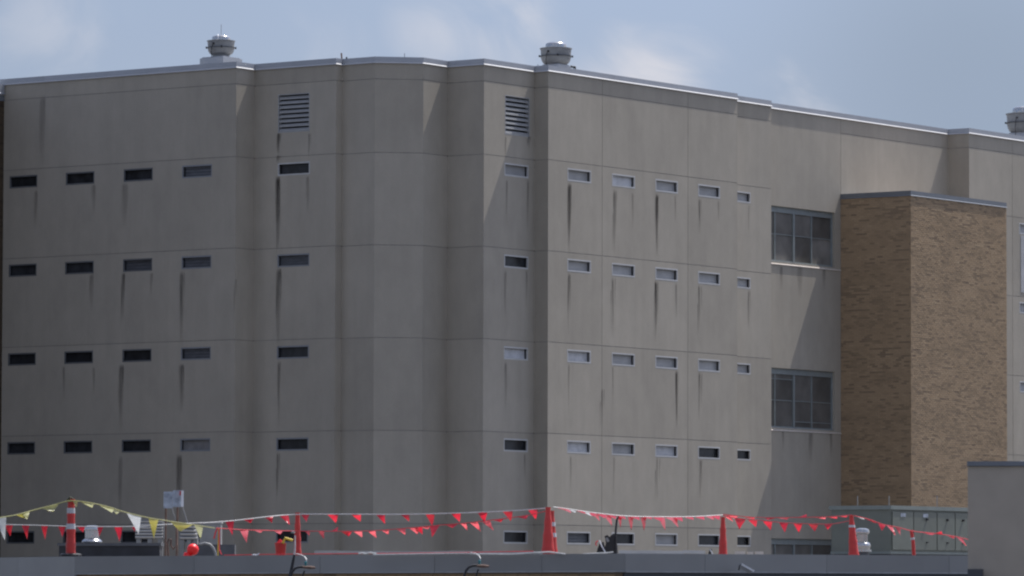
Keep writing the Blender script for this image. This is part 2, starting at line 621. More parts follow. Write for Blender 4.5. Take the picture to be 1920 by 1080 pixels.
# 45 degree chamfer from P6 towards (+a, -b)
d5 = ray(703.3, 117)[:2]
dch = uA - uB
A_ = np.array([[d5[0], -dch[0]], [d5[1], -dch[1]]])
k5 = float(np.linalg.solve(A_, pl(a7, b6))[1])
a5, b5 = a7 + k5, b6 - k5
a4 = solve_x(642.4, 'b', b5)
b3 = solve_x(630.4, 'a', a4)
a2 = solve_x(478.0, 'b', b3)
b1 = solve_x(443.3, 'a', a2)
b11 = solve_x(1382.5, 'a', 0.0, 180)
A12 = 0.42
b13 = solve_x(1446.0, 'a', A12, 200)
A14 = 0.84
b15 = solve_x(1777.8, 'a', A14, 250)
a16 = solve_x(1817.0, 'b', b15, 250)
OUT = [(26.0, b1), (a2, b1), (a2, b3), (a4, b3), (a4, b5), (a5, b5), (a7, b6), (a7, b8), (a9, b8), (a9, 0.0), (0.0, 0.0),
       (0.0, b11), (A12, b11), (A12, b13), (A14, b13), (A14, b15), (a16, b15), (a16, 62.0), (26.0, 62.0)]
PTS = [pl(*q) for q in OUT]
NP = len(PTS)


def edge(i):
    p, q = PTS[i], PTS[(i + 1) % NP]
    d = q - p
    L = np.linalg.norm(d)
    d = d / L
    return p, d, np.array([d[1], -d[0]]), L


def mitre(i):
    """offset vector at outline vertex i for unit outward offset"""
    _, _, n0, _ = edge((i - 1) % NP)
    _, _, n1, _ = edge(i)
    m = n0 + n1
    return m / (1 + float(n0 @ n1))


FACE = dict(wing=0, ret1=1, mid=2, ret2=3, mid2=4, chamfer=5, ret3=6, ret4=7, flank=8, ret5=9, main=10, ret6=11, step=12, ret7=13,
            bay=14, ret8=15, far=16, gable=17, back=18)


def hit(face, x, y):
    """(distance along the face, height) of picture point (x, y)"""
    p, d, n, L = edge(FACE[face])
    r = ray(x, y)
    k = float((p @ n) / (r[:2] @ n))
    q = r * k
    return float((q[:2] - p) @ d), float(q[2])


def fpt(face, s, z, out=0.0):
    p, d, n, L = edge(FACE[face])
    q = p + d * s + n * out
    return np.array([q[0], q[1], z])


prison = thing("prison_building", "large beige precast concrete cell block with slit windows and grey roof coping", "building",
               (*pl(6, 8), GROUND_Z))

# core behind the panels, and roof
T = 0.20
core = MB()
inner = [PTS[i] - mitre(i) * (T + 0.012) for i in range(NP)]
vs = [(p[0], p[1], GROUND_Z) for p in inner] + [(p[0], p[1], Z_COP_B + 0.02) for p in inner]
core.add(vs, [tuple((i, (i + 1) % NP, NP + (i + 1) % NP, NP + i)) for i in range(NP)])
core.build("inner_wall", M['core'], prison)
rf = MB()
rv = [(p[0], p[1], Z_COP_B + 0.03) for p in inner]
rf.add(rv, [tuple(range(NP))])
ro = rf.build("roof", M['roof'], prison)

GAP = 0.011


def corner_type(i):
    _, d0, _, _ = edge((i - 1) % NP)
    _, d1, _, _ = edge(i % NP)
    cr = d0[0] * d1[1] - d0[1] * d1[0]
    return cr, float(d0 @ d1)


def panel(face, s0, s1, z0, z1, holes, shrink=(True, True)):
    """one precast panel with its openings cut through"""
    fi = FACE[face]
    p, d, n, L = edge(fi)
    mL = mR = 0.0
    e0, e1 = s0 < 0.005, s1 > L - 0.005
    if e0:
        c, dt = corner_type(fi)
        if c > 0:
            mL = T * math.tan(math.acos(max(-1, min(1, dt))) / 2)
    if e1:
        c, dt = corner_type((fi + 1) % NP)
        if c > 0:
            mR = T * math.tan(math.acos(max(-1, min(1, dt))) / 2)
    a0 = s0 if e0 else s0 + GAP
    a1 = s1 if e1 else s1 - GAP
    c0, c1 = z0 + GAP, z1 - GAP
    hs = [h for h in holes if h[0] > a0 + 0.01 and h[1] < a1 - 0.01 and h[2] > c0 + 0.01 and h[3] < c1 - 0.01]
    ss = sorted({a0, a1, *[h[0] for h in hs], *[h[1] for h in hs]})
    zs = sorted({c0, c1, *[h[2] for h in hs], *[h[3] for h in hs]})
    mb = MB()
    idx = {}

    def vert(s, z, back):
        k = (round(s, 5), round(z, 5), back)
        if k not in idx:
            sb = s
            if back:
                if s <= a0 + 1e-6:
                    sb = s + mL
                elif s >= a1 - 1e-6:
                    sb = s - mR
            q = p + d * sb - n * (T if back else 0.0)
            idx[k] = len(mb.v)
            mb.v.append((float(q[0]), float(q[1]), float(z)))
        return idx[k]

    def solid(i, j):
        if i < 0 or j < 0 or i >= len(ss) - 1 or j >= len(zs) - 1:
            return False
        cs, cz = (ss[i] + ss[i + 1]) / 2, (zs[j] + zs[j + 1]) / 2
        return not any(h[0] < cs < h[1] and h[2] < cz < h[3] for h in hs)
    for i in range(len(ss) - 1):
        for j in range(len(zs) - 1):
            if not solid(i, j):
                continue
            q = [(ss[i], zs[j]), (ss[i + 1], zs[j]), (ss[i + 1], zs[j + 1]), (ss[i], zs[j + 1])]
            mb.f.append(tuple(vert(*k, 0) for k in q))
            mb.f.append(tuple(vert(*k, 1) for k in q[::-1]))
            for (di, dj), (k0, k1) in (((0, -1), (0, 1)), ((1, 0), (1, 2)), ((0, 1), (2, 3)), ((-1, 0), (3, 0))):
                if not solid(i + di, j + dj):
                    mb.f.append((vert(*q[k1], 0), vert(*q[k0], 0), vert(*q[k0], 1), vert(*q[k1], 1)))
    mb.mi = [0] * len(mb.f)
    return mb.build("wall_panel", M['concrete'], prison)


def seal(face, s0, s1, z0, z1):
    mb = MB()
    mb.add([fpt(face, s0, z0, -0.010), fpt(face, s1, z0, -0.010), fpt(face, s1, z1, -0.010), fpt(face, s0, z1, -0.010)], [(0, 1, 2, 3)])
    mb.build("joint_sealant", M['sealant'], prison)


def facade(face, vj, zj, holes):
    p, d, n, L = edge(FACE[face])
    cuts = [0.0] + sorted(vj) + [L]
    zz = [Z_COP_B + 0.01 + GAP] + list(zj)
    for i in range(len(cuts) - 1):
        for j in range(len(zz) - 1):
            panel(face, cuts[i], cuts[i + 1], zz[j + 1], zz[j], holes)
    for c in cuts[1:-1]:
        seal(face, c - GAP, c + GAP, zz[-1], zz[0])
    for z in zz[1:-1]:
        cl = 0.012
        for i in range(len(cuts) - 1):
            lo = cuts[i] + (GAP if i else cl)
            hi = cuts[i + 1] - (GAP if i < len(cuts) - 2 else cl)
            seal(face, lo, hi, z - GAP, z + GAP)


def ring(mb, face, s0, s1, z0, z1, w, out0, out1, mi=0, wz=None):
    """rectangular frame of four butted bars between depths out1 (back) and out0 (front)"""
    wz = w if wz is None else wz
    p, d, n, L = edge(FACE[face])
    ax = np.array([[d[0], d[1], 0], [-n[0], -n[1], 0], [0, 0, 1.0]])
    dm = (out0 + out1) / 2
    t = out0 - out1
    mb.box(fpt(face, (s0 + s1) / 2, z0 + wz / 2, dm), (s1 - s0, t, wz), ax, mi)
    mb.box(fpt(face, (s0 + s1) / 2, z1 - wz / 2, dm), (s1 - s0, t, wz), ax, mi)
    mb.box(fpt(face, s0 + w / 2, (z0 + z1) / 2, dm), (w, t, z1 - z0 - 2 * wz), ax, mi)
    mb.box(fpt(face, s1 - w / 2, (z0 + z1) / 2, dm), (w, t, z1 - z0 - 2 * wz), ax, mi)


def plate(face, s0, s1, z0, z1, out, name, mat, parent, t=0.01):
    p, d, n, L = edge(FACE[face])
    ax = np.array([[d[0], d[1], 0], [-n[0], -n[1], 0], [0, 0, 1.0]])
    mb = MB()
    mb.box(fpt(face, (s0 + s1) / 2, (z0 + z1) / 2, out - t / 2), (s1 - s0, t, z1 - z0), ax)
    return mb.build(name, mat, parent)


WIN_TOP, WIN_BOT = 0.215, 0.665      # below the joint


def slit_window(face, s0, s1, zt, zb, kind):
    fr = MB()
    ring(fr, face, s0, s1, zb, zt, 0.042, 0.003, -0.055, wz=0.052)
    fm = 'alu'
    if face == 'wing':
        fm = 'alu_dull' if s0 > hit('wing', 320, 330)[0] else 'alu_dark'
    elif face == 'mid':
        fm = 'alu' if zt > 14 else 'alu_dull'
    f = fr.build("window", M[fm], prison)
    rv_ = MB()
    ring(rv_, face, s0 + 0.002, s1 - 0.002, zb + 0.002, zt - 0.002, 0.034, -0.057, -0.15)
    rv_.build("window_reveal", M['shade_seam'], f)  # liner colour stands in for the shade inside the jamb
    plate(face, s0 + 0.036, s1 - 0.036, zb + 0.036, zt - 0.036, -0.125, "pane", M['pane_' + kind], f)
    if kind == 'mid':
        sh = MB()
        for k in range(3):
            z = zb + 0.09 + k * 0.11
            p, d, n, L = edge(FACE[face])
            ax = np.array([[d[0], d[1], 0], [-n[0], -n[1], 0], [0, 0, 1.0]])
            sh.box(fpt(face, (s0 + s1) / 2, z, -0.118), (s1 - s0 - 0.09, 0.008, 0.035), ax)
        sh.build("security_bar", M['galv_dark'], f)
    return f


def louvre(face, s0, s1, z0, z1, count):
    fr = MB()
    ring(fr, face, s0, s1, z0, z1, 0.030, 0.003, -0.15)
    f = fr.build("louvre", M['alu_louvre'], prison)
    plate(face, s0 + 0.03, s1 - 0.03, z0 + 0.03, z1 - 0.03, -0.16, "backing", M['shade_seam'], f)
    p, d, n, L = edge(FACE[face])
    pitch = (z1 - z0 - 0.06) / count
    for k in range(count):
        z = z0 + 0.03 + pitch * (k + 0.52)
        th = math.radians(48)
        # blade slopes outwards and down
        out = np.array([n[0], n[1], 0]); up = np.array([0, 0, 1.0])
        b_ax = out * math.cos(th) - up * math.sin(th)
        n_ax = out * math.sin(th) + up * math.cos(th)
        ax = np.array([[d[0], d[1], 0], b_ax, n_ax])
        mb = MB()
        mb.box(fpt(face, (s0 + s1) / 2, z, -0.062), (s1 - s0 - 0.064, 0.085, 0.012), ax)
        lip = fpt(face, (s0 + s1) / 2, z, -0.062) + b_ax * 0.040 - up * 0.024
        ax2 = np.array([[d[0], d[1], 0], -out, up])
        mb.box(lip, (s1 - s0 - 0.064, 0.012, 0.045), ax2)
        mb.build("slat", M['alu_louvre'], f)


holes = {k: [] for k in FACE}


def col_of_windows(face, x0, x1, y, kinds, rows=5, right=None):
    s0, _ = hit(face, x0, y)
    if x1 is None:
        s1 = s0 + right
    else:
        s1, _ = hit(face, x1, y)
    out = []
    for r in range(rows):
        zt, zb = ZJ[1 + r] - WIN_TOP, ZJ[1 + r] - WIN_BOT
        holes[face].append((s0, s1, zb, zt))
        out.append((face, s0, s1, zt, zb, kinds[r]))
    return out


D, MI, LI, WH = 'dark', 'mid', 'light', 'white'
wins = []
wins += col_of_windows('main', 1064.3, 1108.3, 333, [LI, LI, WH, WH, MI])
wins += col_of_windows('main', 1147.8, 1190.6, 343, [WH, LI, LI, LI, D])
wins += col_of_windows('main', 1229.2, 1270.9, 352, [LI, LI, LI, WH, LI])
wins += col_of_windows('main', 1309.2, 1350.0, 363, [LI, LI, LI, D, D])
sx, _ = hit('step', 1407.2, 373)
s_w = hit('main', 1108.3, 333)[0] - hit('main', 1064.3, 333)[0]
sx0 = max(sx - s_w, 0.30)
for r, kd in enumerate([LI, LI, LI, D, D]):
    zt, zb = ZJ[1 + r] - WIN_TOP - 0.02, ZJ[1 + r] - WIN_BOT + 0.02
    holes['step'].append((sx0, sx, zb, zt))
    wins.append(('step', sx0, sx, zt, zb, kd))
wins += col_of_windows('flank', 946.0, 990.8, 323, [LI, D, WH, D, D])
wins += col_of_windows('mid', 521.0, 581.0, 318, [D, MI, D, D, D])
wins += col_of_windows('wing', 18.0, 70.0, 342, [D, D, D, D, D])
wins += col_of_windows('wing', 123.3, 177.0, 335, [D, D, D, D, D])
wins += col_of_windows('wing', 232.0, 286.5, 328, [D, MI, D, D, D])
wins += col_of_windows('wing', 341.5, 397.5, 322, [MI, MI, MI, 'dull', D])
wins += col_of_windows('far', 1911.0, None, 423, [LI, LI, LI, LI, D], right=1.3)
wins += col_of_windows('far', 1960.0, None, 423, [LI, LI, D, LI, D], right=1.3)

# louvres
lou = []
for face, x0, x1, xm, yt, yb in (('mid', 521.5, 580.5, 551, 175.5, 247.5), ('flank', 947.0, 993.0, 970, 181.0, 254.5)):
    s0, s1 = hit(face, x0, 210)[0], hit(face, x1, 210)[0]
    zt, zb = hit(face, xm, yt)[1], hit(face, xm, yb)[1]
    holes[face].append((s0, s1, zb, zt))
    lou.append((face, s0, s1, zb, zt))

# big three-light windows in the recessed bay
big = []
bs0 = 0.02
bay_cut = hit('bay', 1576.5, 300)[0]
for yt, yb in ((390.0, 494.0), (692.0, 804.0)):
    s1 = hit('bay', 1565.0, 440)[0]
    s0 = hit('bay', 1446, 440)[0] - 0.42
    s0 = max(s0, 0.10)
    zt, zb = hit('bay', 1490, yt)[1], hit('bay', 1490, yb)[1]
    holes['bay'].append((s0, s1, zb, zt)); big.append((s0, s1, zb, zt))
zt3 = hit('bay', 1490, 1010)[1]
hgt = big[1][3] - big[1][2]
holes['bay'].append((big[0][0], big[0][1], zt3 - hgt, zt3)); big.append((big[0][0], big[0][1], zt3 - hgt, zt3))

facade('wing', [], ZJ, holes['wing'])
for fc in ('ret1', 'ret2', 'mid2', 'chamfer', 'ret3', 'ret4', 'ret5', 'ret6', 'ret7', 'ret8'):
    facade(fc, [], ZJ, [])
facade('mid', [], ZJ, holes['mid'])
facade('flank', [], ZJ, holes['flank'])
facade('main', [hit('main', 1129.3, 240)[0], hit('main', 1290.0, 260)[0]], ZJ, holes['main'])
facade('step', [], ZJ, holes['step'])
# the bay: one tall cast wall left of the tower, panels above and right of it
p_, d_, n_, L_bay = edge(FACE['bay'])
facade_cuts = [0.0, bay_cut, L_bay]
ztop = Z_COP_B + 0.01 + GAP
panel('bay', 0.0, bay_cut, GROUND_Z, ztop, holes['bay'])
for z1, z0 in zip([ztop] + ZJ[:-1], ZJ):
    panel('bay', bay_cut, L_bay, z0, z1, [])
seal('bay', bay_cut - GAP, bay_cut + GAP, GROUND_Z, ztop)
for z in ZJ[:-1]:
    seal('bay', bay_cut + GAP, L_bay - 0.012, z - GAP, z + GAP)
farj = hit('far', 1898.0, 330)[0]
facade('far', [farj, farj + 6.4, farj + 12.8, farj + 19.2], ZJ, holes['far'])
facade('gable', [13.0], ZJ, [])
facade('back', [20.0, 40.0], ZJ, [])
for w_ in wins:
    slit_window(*w_)
for l_ in lou:
    louvre(*l_, 8)

for bi, (s0, s1, zb, zt) in enumerate(big):
    fr = MB()
    dep0, dep1 = -0.10, -0.17
    ring(fr, 'bay', s0, s1, zb, zt, 0.075, dep0, dep1)
    f = fr.build("large_window", M['alu_grey'], prison)
    p, d, n, L = edge(FACE['bay'])
    ax = np.array([[d[0], d[1], 0], [-n[0], -n[1], 0], [0, 0, 1.0]])
    xs = [hit('bay', x, 440)[0] for x in (1457.5, 1492.5, 1526.5)]
    z_in0, z_in1 = zb + 0.076, zt - 0.076
    mb = MB(); mb.box(fpt('bay', (s0 + s1) / 2, zt - 0.15, -0.125), (s1 - s0 - 0.152, 0.05, 0.148), ax); mb.build("head_box", M['alu_grey'], f)
    z_in1 = zt - 0.226
    for x, w_, o_ in ((xs[0], 0.06, 0.0), (xs[1], 0.105, 0.02), (xs[2], 0.06, 0.0)):
        mb = MB(); mb.box(fpt('bay', x, (z_in0 + z_in1) / 2, (dep0 + dep1) / 2 + o_ / 2), (w_, 0.055 + o_, z_in1 - z_in0), ax)
        mb.build("mullion", M['alu_grey'], f)
    ed = [s0 + 0.076, xs[0] - 0.031, xs[0] + 0.031, xs[1] - 0.054, xs[1] + 0.054, xs[2] - 0.031, xs[2] + 0.031, s1 - 0.076]
    zmid = (z_in0 + z_in1) / 2 + 0.08
    tr = [[zmid], [zmid], [zmid], [zmid]]
    if bi == 1:
        tr = [[zmid - 0.08, z_in1 - 0.18], [zmid - 0.08, z_in1 - 0.18], [zmid - 0.08, z_in0 + 0.20], [zmid - 0.08, z_in0 + 0.20]]
    for k in range(4):
        e0, e1 = ed[2 * k], ed[2 * k + 1]
        if e1 - e0 < 0.05:
            continue
        zs = [z_in0] + sorted(tr[k]) + [z_in1]
        for z in zs[1:-1]:
            mb = MB(); mb.box(fpt('bay', (e0 + e1) / 2, z, -0.135), (e1 - e0, 0.035, 0.03), ax)
            mb.build("glazing_bar", M['alu_grey'], f)
        for q in range(len(zs) - 1):
            plate('bay', e0, e1, zs[q] + (0.016 if q else 0), zs[q + 1] - (0.016 if q < len(zs) - 2 else 0), -0.148, "pane", M['pane_brown'], f)
    # projecting concrete sill
    mb = MB()
    sp = [(-0.095, 0.012), (0.028, -0.085), (0.028, -0.115), (-0.095, -0.115)]
    vs = [fpt('bay', q, zb + z, o) for q in (0.015, bay_cut + 0.02) for o, z in sp]
    mb.add(vs, [(0, 1, 5, 4), (1, 2, 6, 5), (2, 3, 7, 6), (3, 0, 4, 7), (3, 2, 1, 0), (4, 5, 6, 7)])
    if bi < 2:
        mb.build("sill", M['sill'], prison)

# white panel below the upper window of the far facade
s0 = hit('far', 1914.0, 500)[0]
plate('far', s0, s0 + 1.2, hit('far', 1914, 548)[1], ZJ[1] - WIN_BOT - 0.05, 0.012, "infill_panel", M['pane_light'], prison, 0.02)

# coping: one length per facade, mitred at the corners
PROF = [(-0.36, 0.01), (-0.36, 0.19), (0.010, 0.225), (0.010, 0.052), (-0.01, 0.052), (-0.01, 0.01)]
DRIP = [(-0.008, 0.050), (0.0105, 0.050), (0.048, 0.012), (0.048, 0.0), (-0.008, 0.0)]


def coping(i, mat, prof, name):
    p, d, n, L = edge(i)
    m0, m1 = mitre(i), mitre((i + 1) % NP)
    q0, q1 = PTS[i], PTS[(i + 1) % NP]
    # straight lengths of at most 3.6 m, with a tight seam between them
    k = max(1, int(round(L / 4.5)))
    for j in range(k):
        mb = MB()
        vs = []
        for end in (0, 1):
            t = (j + end) / k
            e = 0.004 * (1 if end == 0 else -1)
            for o, z in prof:
                if (j == 0 and end == 0):
                    c = q0 + m0 * o
                elif (j == k - 1 and end == 1):
                    c = q1 + m1 * o
                else:
                    c = p + d * (L * t + e) + n * o
                vs.append((c[0], c[1], Z_COP_B + z))
        npf = len(prof)
        fs = [(a, (a + 1) % npf, npf + (a + 1) % npf, npf + a) for a in range(npf)]
        fs += [tuple(range(npf))[::-1], tuple(range(npf, 2 * npf))]
        mb.add(vs, fs)
        mb.build(name, mat, prison)


for i in range(NP):
    coping(i, M['coping'], PROF, "coping")
    coping(i, M['drip_metal'], DRIP, "drip_edge")


# run-off stains
def stain(face, x, y0, y1, wpx, mat):
    s, z1 = hit(face, x, y0)
    z1 += 0.035
    _, z0 = hit(face, x, y1)
    p, d, n, L = edge(FACE[face])
    cosf = abs(float(d[0]))
    w = wpx / 53.0 / cosf
    me = bpy.data.meshes.new("stain")
    N_ = 7
    vs, fs, uv = [], [], []
    ph = random.random() * 6
    for k in range(N_):
        v = k / (N_ - 1)
        z = z1 + (z0 - z1) * v
        ww = w * (0.75 + 0.35 * math.sin(2.2 * v * 1.6 + 0.4) * (1 - 0.5 * v)) / 2
        off = 0.012 * math.sin(v * 5 + ph)
        vs += [tuple(fpt(face, max(s - ww + off, 0.01), z, 0.003)), tuple(fpt(face, min(s + ww + off, L - 0.01), z, 0.003))]
        uv += [(0, v), (1, v)]
    for k in range(N_ - 1):
        fs.append((2 * k, 2 * k + 2, 2 * k + 3, 2 * k + 1))
    me.from_pydata(vs, [], fs)
    ul = me.uv_layers.new(name="UVMap")
    for lp in me.loops:
        ul.data[lp.index].uv = uv[lp.vertex_index]
    me.materials.append(mat)
    o = bpy.data.objects.new("stain", me)
    COL.objects.link(o)
    o.parent = prison
    o.matrix_parent_inverse = inv_world(prison)
    return o


SO, SM, SH = M['stain_soft'], M['stain'], M['stain_hard']
for a_ in (('wing', 80, 181, 318, 15, SO), ('wing', 67, 358, 430, 9, SO), ('wing', 176, 347, 400, 12, SO), ('wing', 234, 345, 425, 16, SO),
           ('wing', 172, 515, 585, 11, SO), ('wing', 231, 512, 605, 10, SM), ('wing', 284, 513, 555, 7, SO), ('wing', 341, 509, 650, 10, SM),
           ('wing', 442, 524, 602, 4, SM), ('wing', 120, 688, 750, 7, SO), ('wing', 227.5, 684, 812, 13, SM), ('wing', 341, 683, 775, 12, SM),
           ('wing', 226, 856, 985, 10, SO), ('wing', 336, 853, 985, 14, SM), ('wing', 176, 690, 740, 6, SO),
           ('mid', 522, 251, 292, 8, SH), ('mid', 579.5, 251, 296, 4, SM), ('mid', 521.5, 293, 307, 6, SM), ('mid', 521.5, 331, 470, 11, SH),
           ('mid', 577, 331, 400, 8, SO), ('mid', 522.5, 503, 650, 13, SM), ('mid', 523, 678, 800, 6, SM), ('mid', 520.5, 850, 930, 5, SM),
           ('flank', 948, 257, 300, 4, SO), ('flank', 991.5, 257, 280, 4, SM), ('flank', 989.5, 338, 440, 5, SO), ('flank', 950, 338, 420, 5, SO),
           ('flank', 947.5, 508, 600, 6, SO), ('flank', 987, 508, 580, 5, SO), ('flank', 948, 680, 770, 6, SO), ('flank', 984, 852, 900, 5, SO),
           ('main', 1067.3, 344, 475, 9, SH), ('main', 1152, 356, 480, 7, SM), ('main', 1186, 362, 440, 5, SO), ('main', 1231.5, 364, 480, 8, SH),
           ('main', 1266, 368, 420, 4, SO), ('main', 1311.5, 374, 440, 5, SM), ('main', 1347, 378, 420, 4, SO),
           ('main', 1066, 513, 630, 5, SM), ('main', 1149, 521, 640, 5, SM), ('main', 1229.5, 527, 640, 6, SH), ('main', 1268, 532, 600, 5, SO),
           ('main', 1310.5, 536, 625, 5, SM), ('step', 1403.5, 545, 620, 4, SM), ('step', 1404, 385, 440, 4, SO),
           ('main', 1066.5, 683, 780, 4, SO), ('main', 1149, 688, 770, 4, SO), ('main', 1268.5, 696, 805, 6, SH), ('main', 1311, 699, 790, 5, SM),
           ('main', 1313, 862, 940, 5, SM), ('main', 1232, 858, 940, 4, SM), ('main', 1151, 857, 930, 4, SO), ('main', 1070, 856, 920, 4, SO),
           ('bay', 1500, 500, 560, 14, SO), ('bay', 1545, 505, 545, 9, SO), ('bay', 1465, 500, 545, 8, SO), ('bay', 1468, 807, 850, 6, SO),
           ('bay', 1520, 812, 870, 12, SO), ('bay', 1558, 812, 860, 8, SO), 
           ('main', 1129, 730, 800, 4, SM)):
    stain(*a_)
    if a_[5] is not SO and a_[0] != 'bay':
        ln = a_[3] - a_[2]
        stain(a_[0], a_[1] + random.uniform(2.5, 5.0), a_[2] + 1, a_[2] + ln * random.uniform(0.35, 0.75), random.uniform(2, 4), SO)
        if random.random() < 0.5:
            stain(a_[0], a_[1] + random.uniform(-3.5, -1.5), a_[2] + ln * random.uniform(0.1, 0.4), a_[3] + ln * random.uniform(-0.1, 0.3), 2.5, SO)


# ---------------------------------------------------------------- brick work
def brick_prism(mb, o, d, n, s0, s1, z0, z1, proud, depth):
    q = lambda s, z, k: (o[0] + d[0] * s + n[0] * k, o[1] + d[1] * s + n[1] * k, z)
    i = len(mb.v)
    mb.v += [q(s0, z0, proud), q(s1, z0, proud), q(s1, z1, proud), q(s0, z1, proud),
             q(s0, z0, -depth), q(s1, z0, -depth), q(s1, z1, -depth), q(s0, z1, -depth)]
    mb.f += [(i, i + 1, i + 2, i + 3), (i + 5, i + 4, i + 7, i + 6), (i + 4, i, i + 3, i + 7), (i + 1, i + 5, i + 6, i + 2),
             (i + 3, i + 2, i + 6, i + 7), (i + 4, i + 5, i + 1, i)]
    mb.mi += [0] * 6


_noise_tab = rng.random((64, 64))


def smooth_noise(u, v):
    iu, iv = int(math.floor(u)), int(math.floor(v))
    fu, fv = u - iu, v - iv
    fu = fu * fu * (3 - 2 * fu); fv = fv * fv * (3 - 2 * fv)
    g = lambda i, j: _noise_tab[i % 64, j % 64]
    return (g(iu, iv) * (1 - fu) + g(iu + 1, iv) * fu) * (1 - fv) + (g(iu, iv + 1) * (1 - fu) + g(iu + 1, iv + 1) * fu) * fv


def brick_faces(parent, faces, z0, z1, single, course=0.0813, length=0.30, seed=0, single_rule=None, mat=None):
    """lay a running bond on each face (origin, direction, normal, length).  The bricks one can pick apart (dark ones, or those the
    rule names) are objects of their own, up to `single`; the others are one mesh."""
    r = random.Random(seed)
    rest, tones = MB(), []
    alone = []
    for fi, (o, d, n, L) in enumerate(faces):
        nz = int((z1 - z0) / course)
        for j in range(nz):
            za = z1 - (j + 1) * course
            off = (0.5 if j % 2 else 0.0) * length
            s = -off
            while s < L - 0.01:
                a, b = max(s + 0.005, 0.0), min(s + length - 0.005, L)
                if b - a > 0.02:
                    c = (a + b) / 2
                    cl = smooth_noise(c * 1.1 + 7 * fi + seed, za * 2.6 + 3)
                    fine = 0.8 * smooth_noise(c * 1.7 + 31.3 * (j % 61) + seed, j * 1.0) + 0.2 * cl
                    # dark bricks come in short runs and patches
                    dark = fine > 0.745 - 0.12 * (cl - 0.5)
                    if dark and r.random() < 0.66:
                        t = r.uniform(0.03, 0.32)
                    else:
                        t = min(1, max(0, 0.52 + 0.36 * (cl - 0.5) + r.gauss(0, 0.10)))
                        if r.random() < 0.035:
                            t = r.uniform(0.05, 0.3)
                    pr = r.uniform(-0.002, 0.003)
                    want = single_rule(fi, c, za, j) if single_rule else t < 0.33
                    if want:
                        alone.append((fi, a, b, za + 0.005, za + course - 0.005, pr, t))
                    else:
                        brick_prism(rest, o, d, n, a, b, za + 0.005, za + course - 0.005, pr, 0.05)
                        tones += [t] * 8
                s += length
    r.shuffle(alone)
    for fi, a, b, q0, q1, pr, t in alone[single:]:
        o, d, n, L = faces[fi]
        brick_prism(rest, o, d, n, a, b, q0, q1, pr, 0.05)
        tones += [t] * 8
    mat = mat or M['brick']
    ob = rest.build("brickwork", mat, parent)
    at_ = ob.data.attributes.new("tone", 'FLOAT', 'POINT')
    at_.data.foreach_set("value", np.array(tones, dtype=np.float32))
    ob['kind'] = 'stuff'
    cache = {}
    for fi, a, b, q0, q1, pr, t in alone[:single]:
        o, d, n, L = faces[fi]
        key = (fi, round(b - a, 3), round(t * 8))
        c = np.array([o[0] + d[0] * (a + b) / 2, o[1] + d[1] * (a + b) / 2, (q0 + q1) / 2])
        if key not in cache:
            mb = MB()
            brick_prism(mb, (-d[0] * (b - a) / 2, -d[1] * (b - a) / 2), d, n, 0, b - a, -(q1 - q0) / 2, (q1 - q0) / 2, 0.0, 0.05)
            me = bpy.data.meshes.new("brick")
            me.from_pydata(mb.v, [], mb.f)
            me.materials.append(mat)
            k = me.attributes.new("tone", 'FLOAT', 'POINT')
            k.data.foreach_set("value", np.full(8, t, dtype=np.float32))
            cache[key] = me
        x = bpy.data.objects.new("brick", cache[key])
        COL.objects.link(x)
        x.parent = parent
        x.location = V((c[0] + n[0] * pr, c[1] + n[1] * pr, c[2])) - parent.location


def ring_coping(parent, poly, z0, mat, prof, name="coping", skip=()):
    n_ = len(poly)
    for i in range(n_):
        if i in skip:
            continue
        mb = MB()
        vs = []
        for e in (i, (i + 1) % n_):
            p0, p1, p2 = poly[(e - 1) % n_], poly[e], poly[(e + 1) % n_]
            d0 = (p1 - p0) / np.linalg.norm(p1 - p0); d1 = (p2 - p1) / np.linalg.norm(p2 - p1)
            n0 = np.array([d0[1], -d0[0]]); n1 = np.array([d1[1], -d1[0]])
            m = (n0 + n1) / (1 + float(n0 @ n1))
            for o, z in prof:
                c = p1 + m * o
                vs.append((c[0], c[1], z0 + z))
        k = len(prof)
        fs = [(a, (a + 1) % k, k + (a + 1) % k, k + a) for a in range(k)]
        fs += [tuple(range(k))[::-1], tuple(range(k, 2 * k))]
        mb.add(vs, fs)
        mb.build(name, mat, parent)


TPROF = [(-0.30, 0.01), (-0.30, 0.17), (0.008, 0.20), (0.008, 0.035), (0.032, 0.008), (0.032, 0.0), (0.0, 0.0), (0.0, 0.01)]


def brick_tower(name, label, poly_ab, z_cop, brick_edges, single, seed, mat=None, mortar='mortar'):
    poly = [pl(*q) for q in poly_ab]
    c = sum(poly) / len(poly)
    t = thing(name, label, "tower", (c[0], c[1], GROUND_Z), None)
    inn = []
    n_ = len(poly)
    mb = MB()
    for e in range(n_):
        p0, p1, p2 = poly[(e - 1) % n_], poly[e], poly[(e + 1) % n_]
        d0 = (p1 - p0) / np.linalg.norm(p1 - p0); d1 = (p2 - p1) / np.linalg.norm(p2 - p1)
        m = (np.array([d0[1], -d0[0]]) + np.array([d1[1], -d1[0]])) / (1 + float(d0 @ d1))
        inn.append(p1 - m * 0.007)
    vs = [(p[0], p[1], GROUND_Z) for p in inn] + [(p[0], p[1], z_cop + 0.05) for p in inn]
    mb.add(vs, [(i, (i + 1) % n_, n_ + (i + 1) % n_, n_ + i) for i in range(n_)] + [tuple(range(n_, 2 * n_))])
    mb.build("mortar_wall", M[mortar], t)
    ring_coping(t, poly, z_cop, M['coping_dark'], TPROF)
    fs = []
    for e in brick_edges:
        p, q = poly[e], poly[(e + 1) % n_]
        L = float(np.linalg.norm(q - p)); d = (q - p) / L
        fs.append((p, d, np.array([d[1], -d[0]]), L))
    brick_faces(t, fs, GROUND_Z, z_cop, single, seed=seed, course=0.075, length=0.235, mat=mat)
    return t


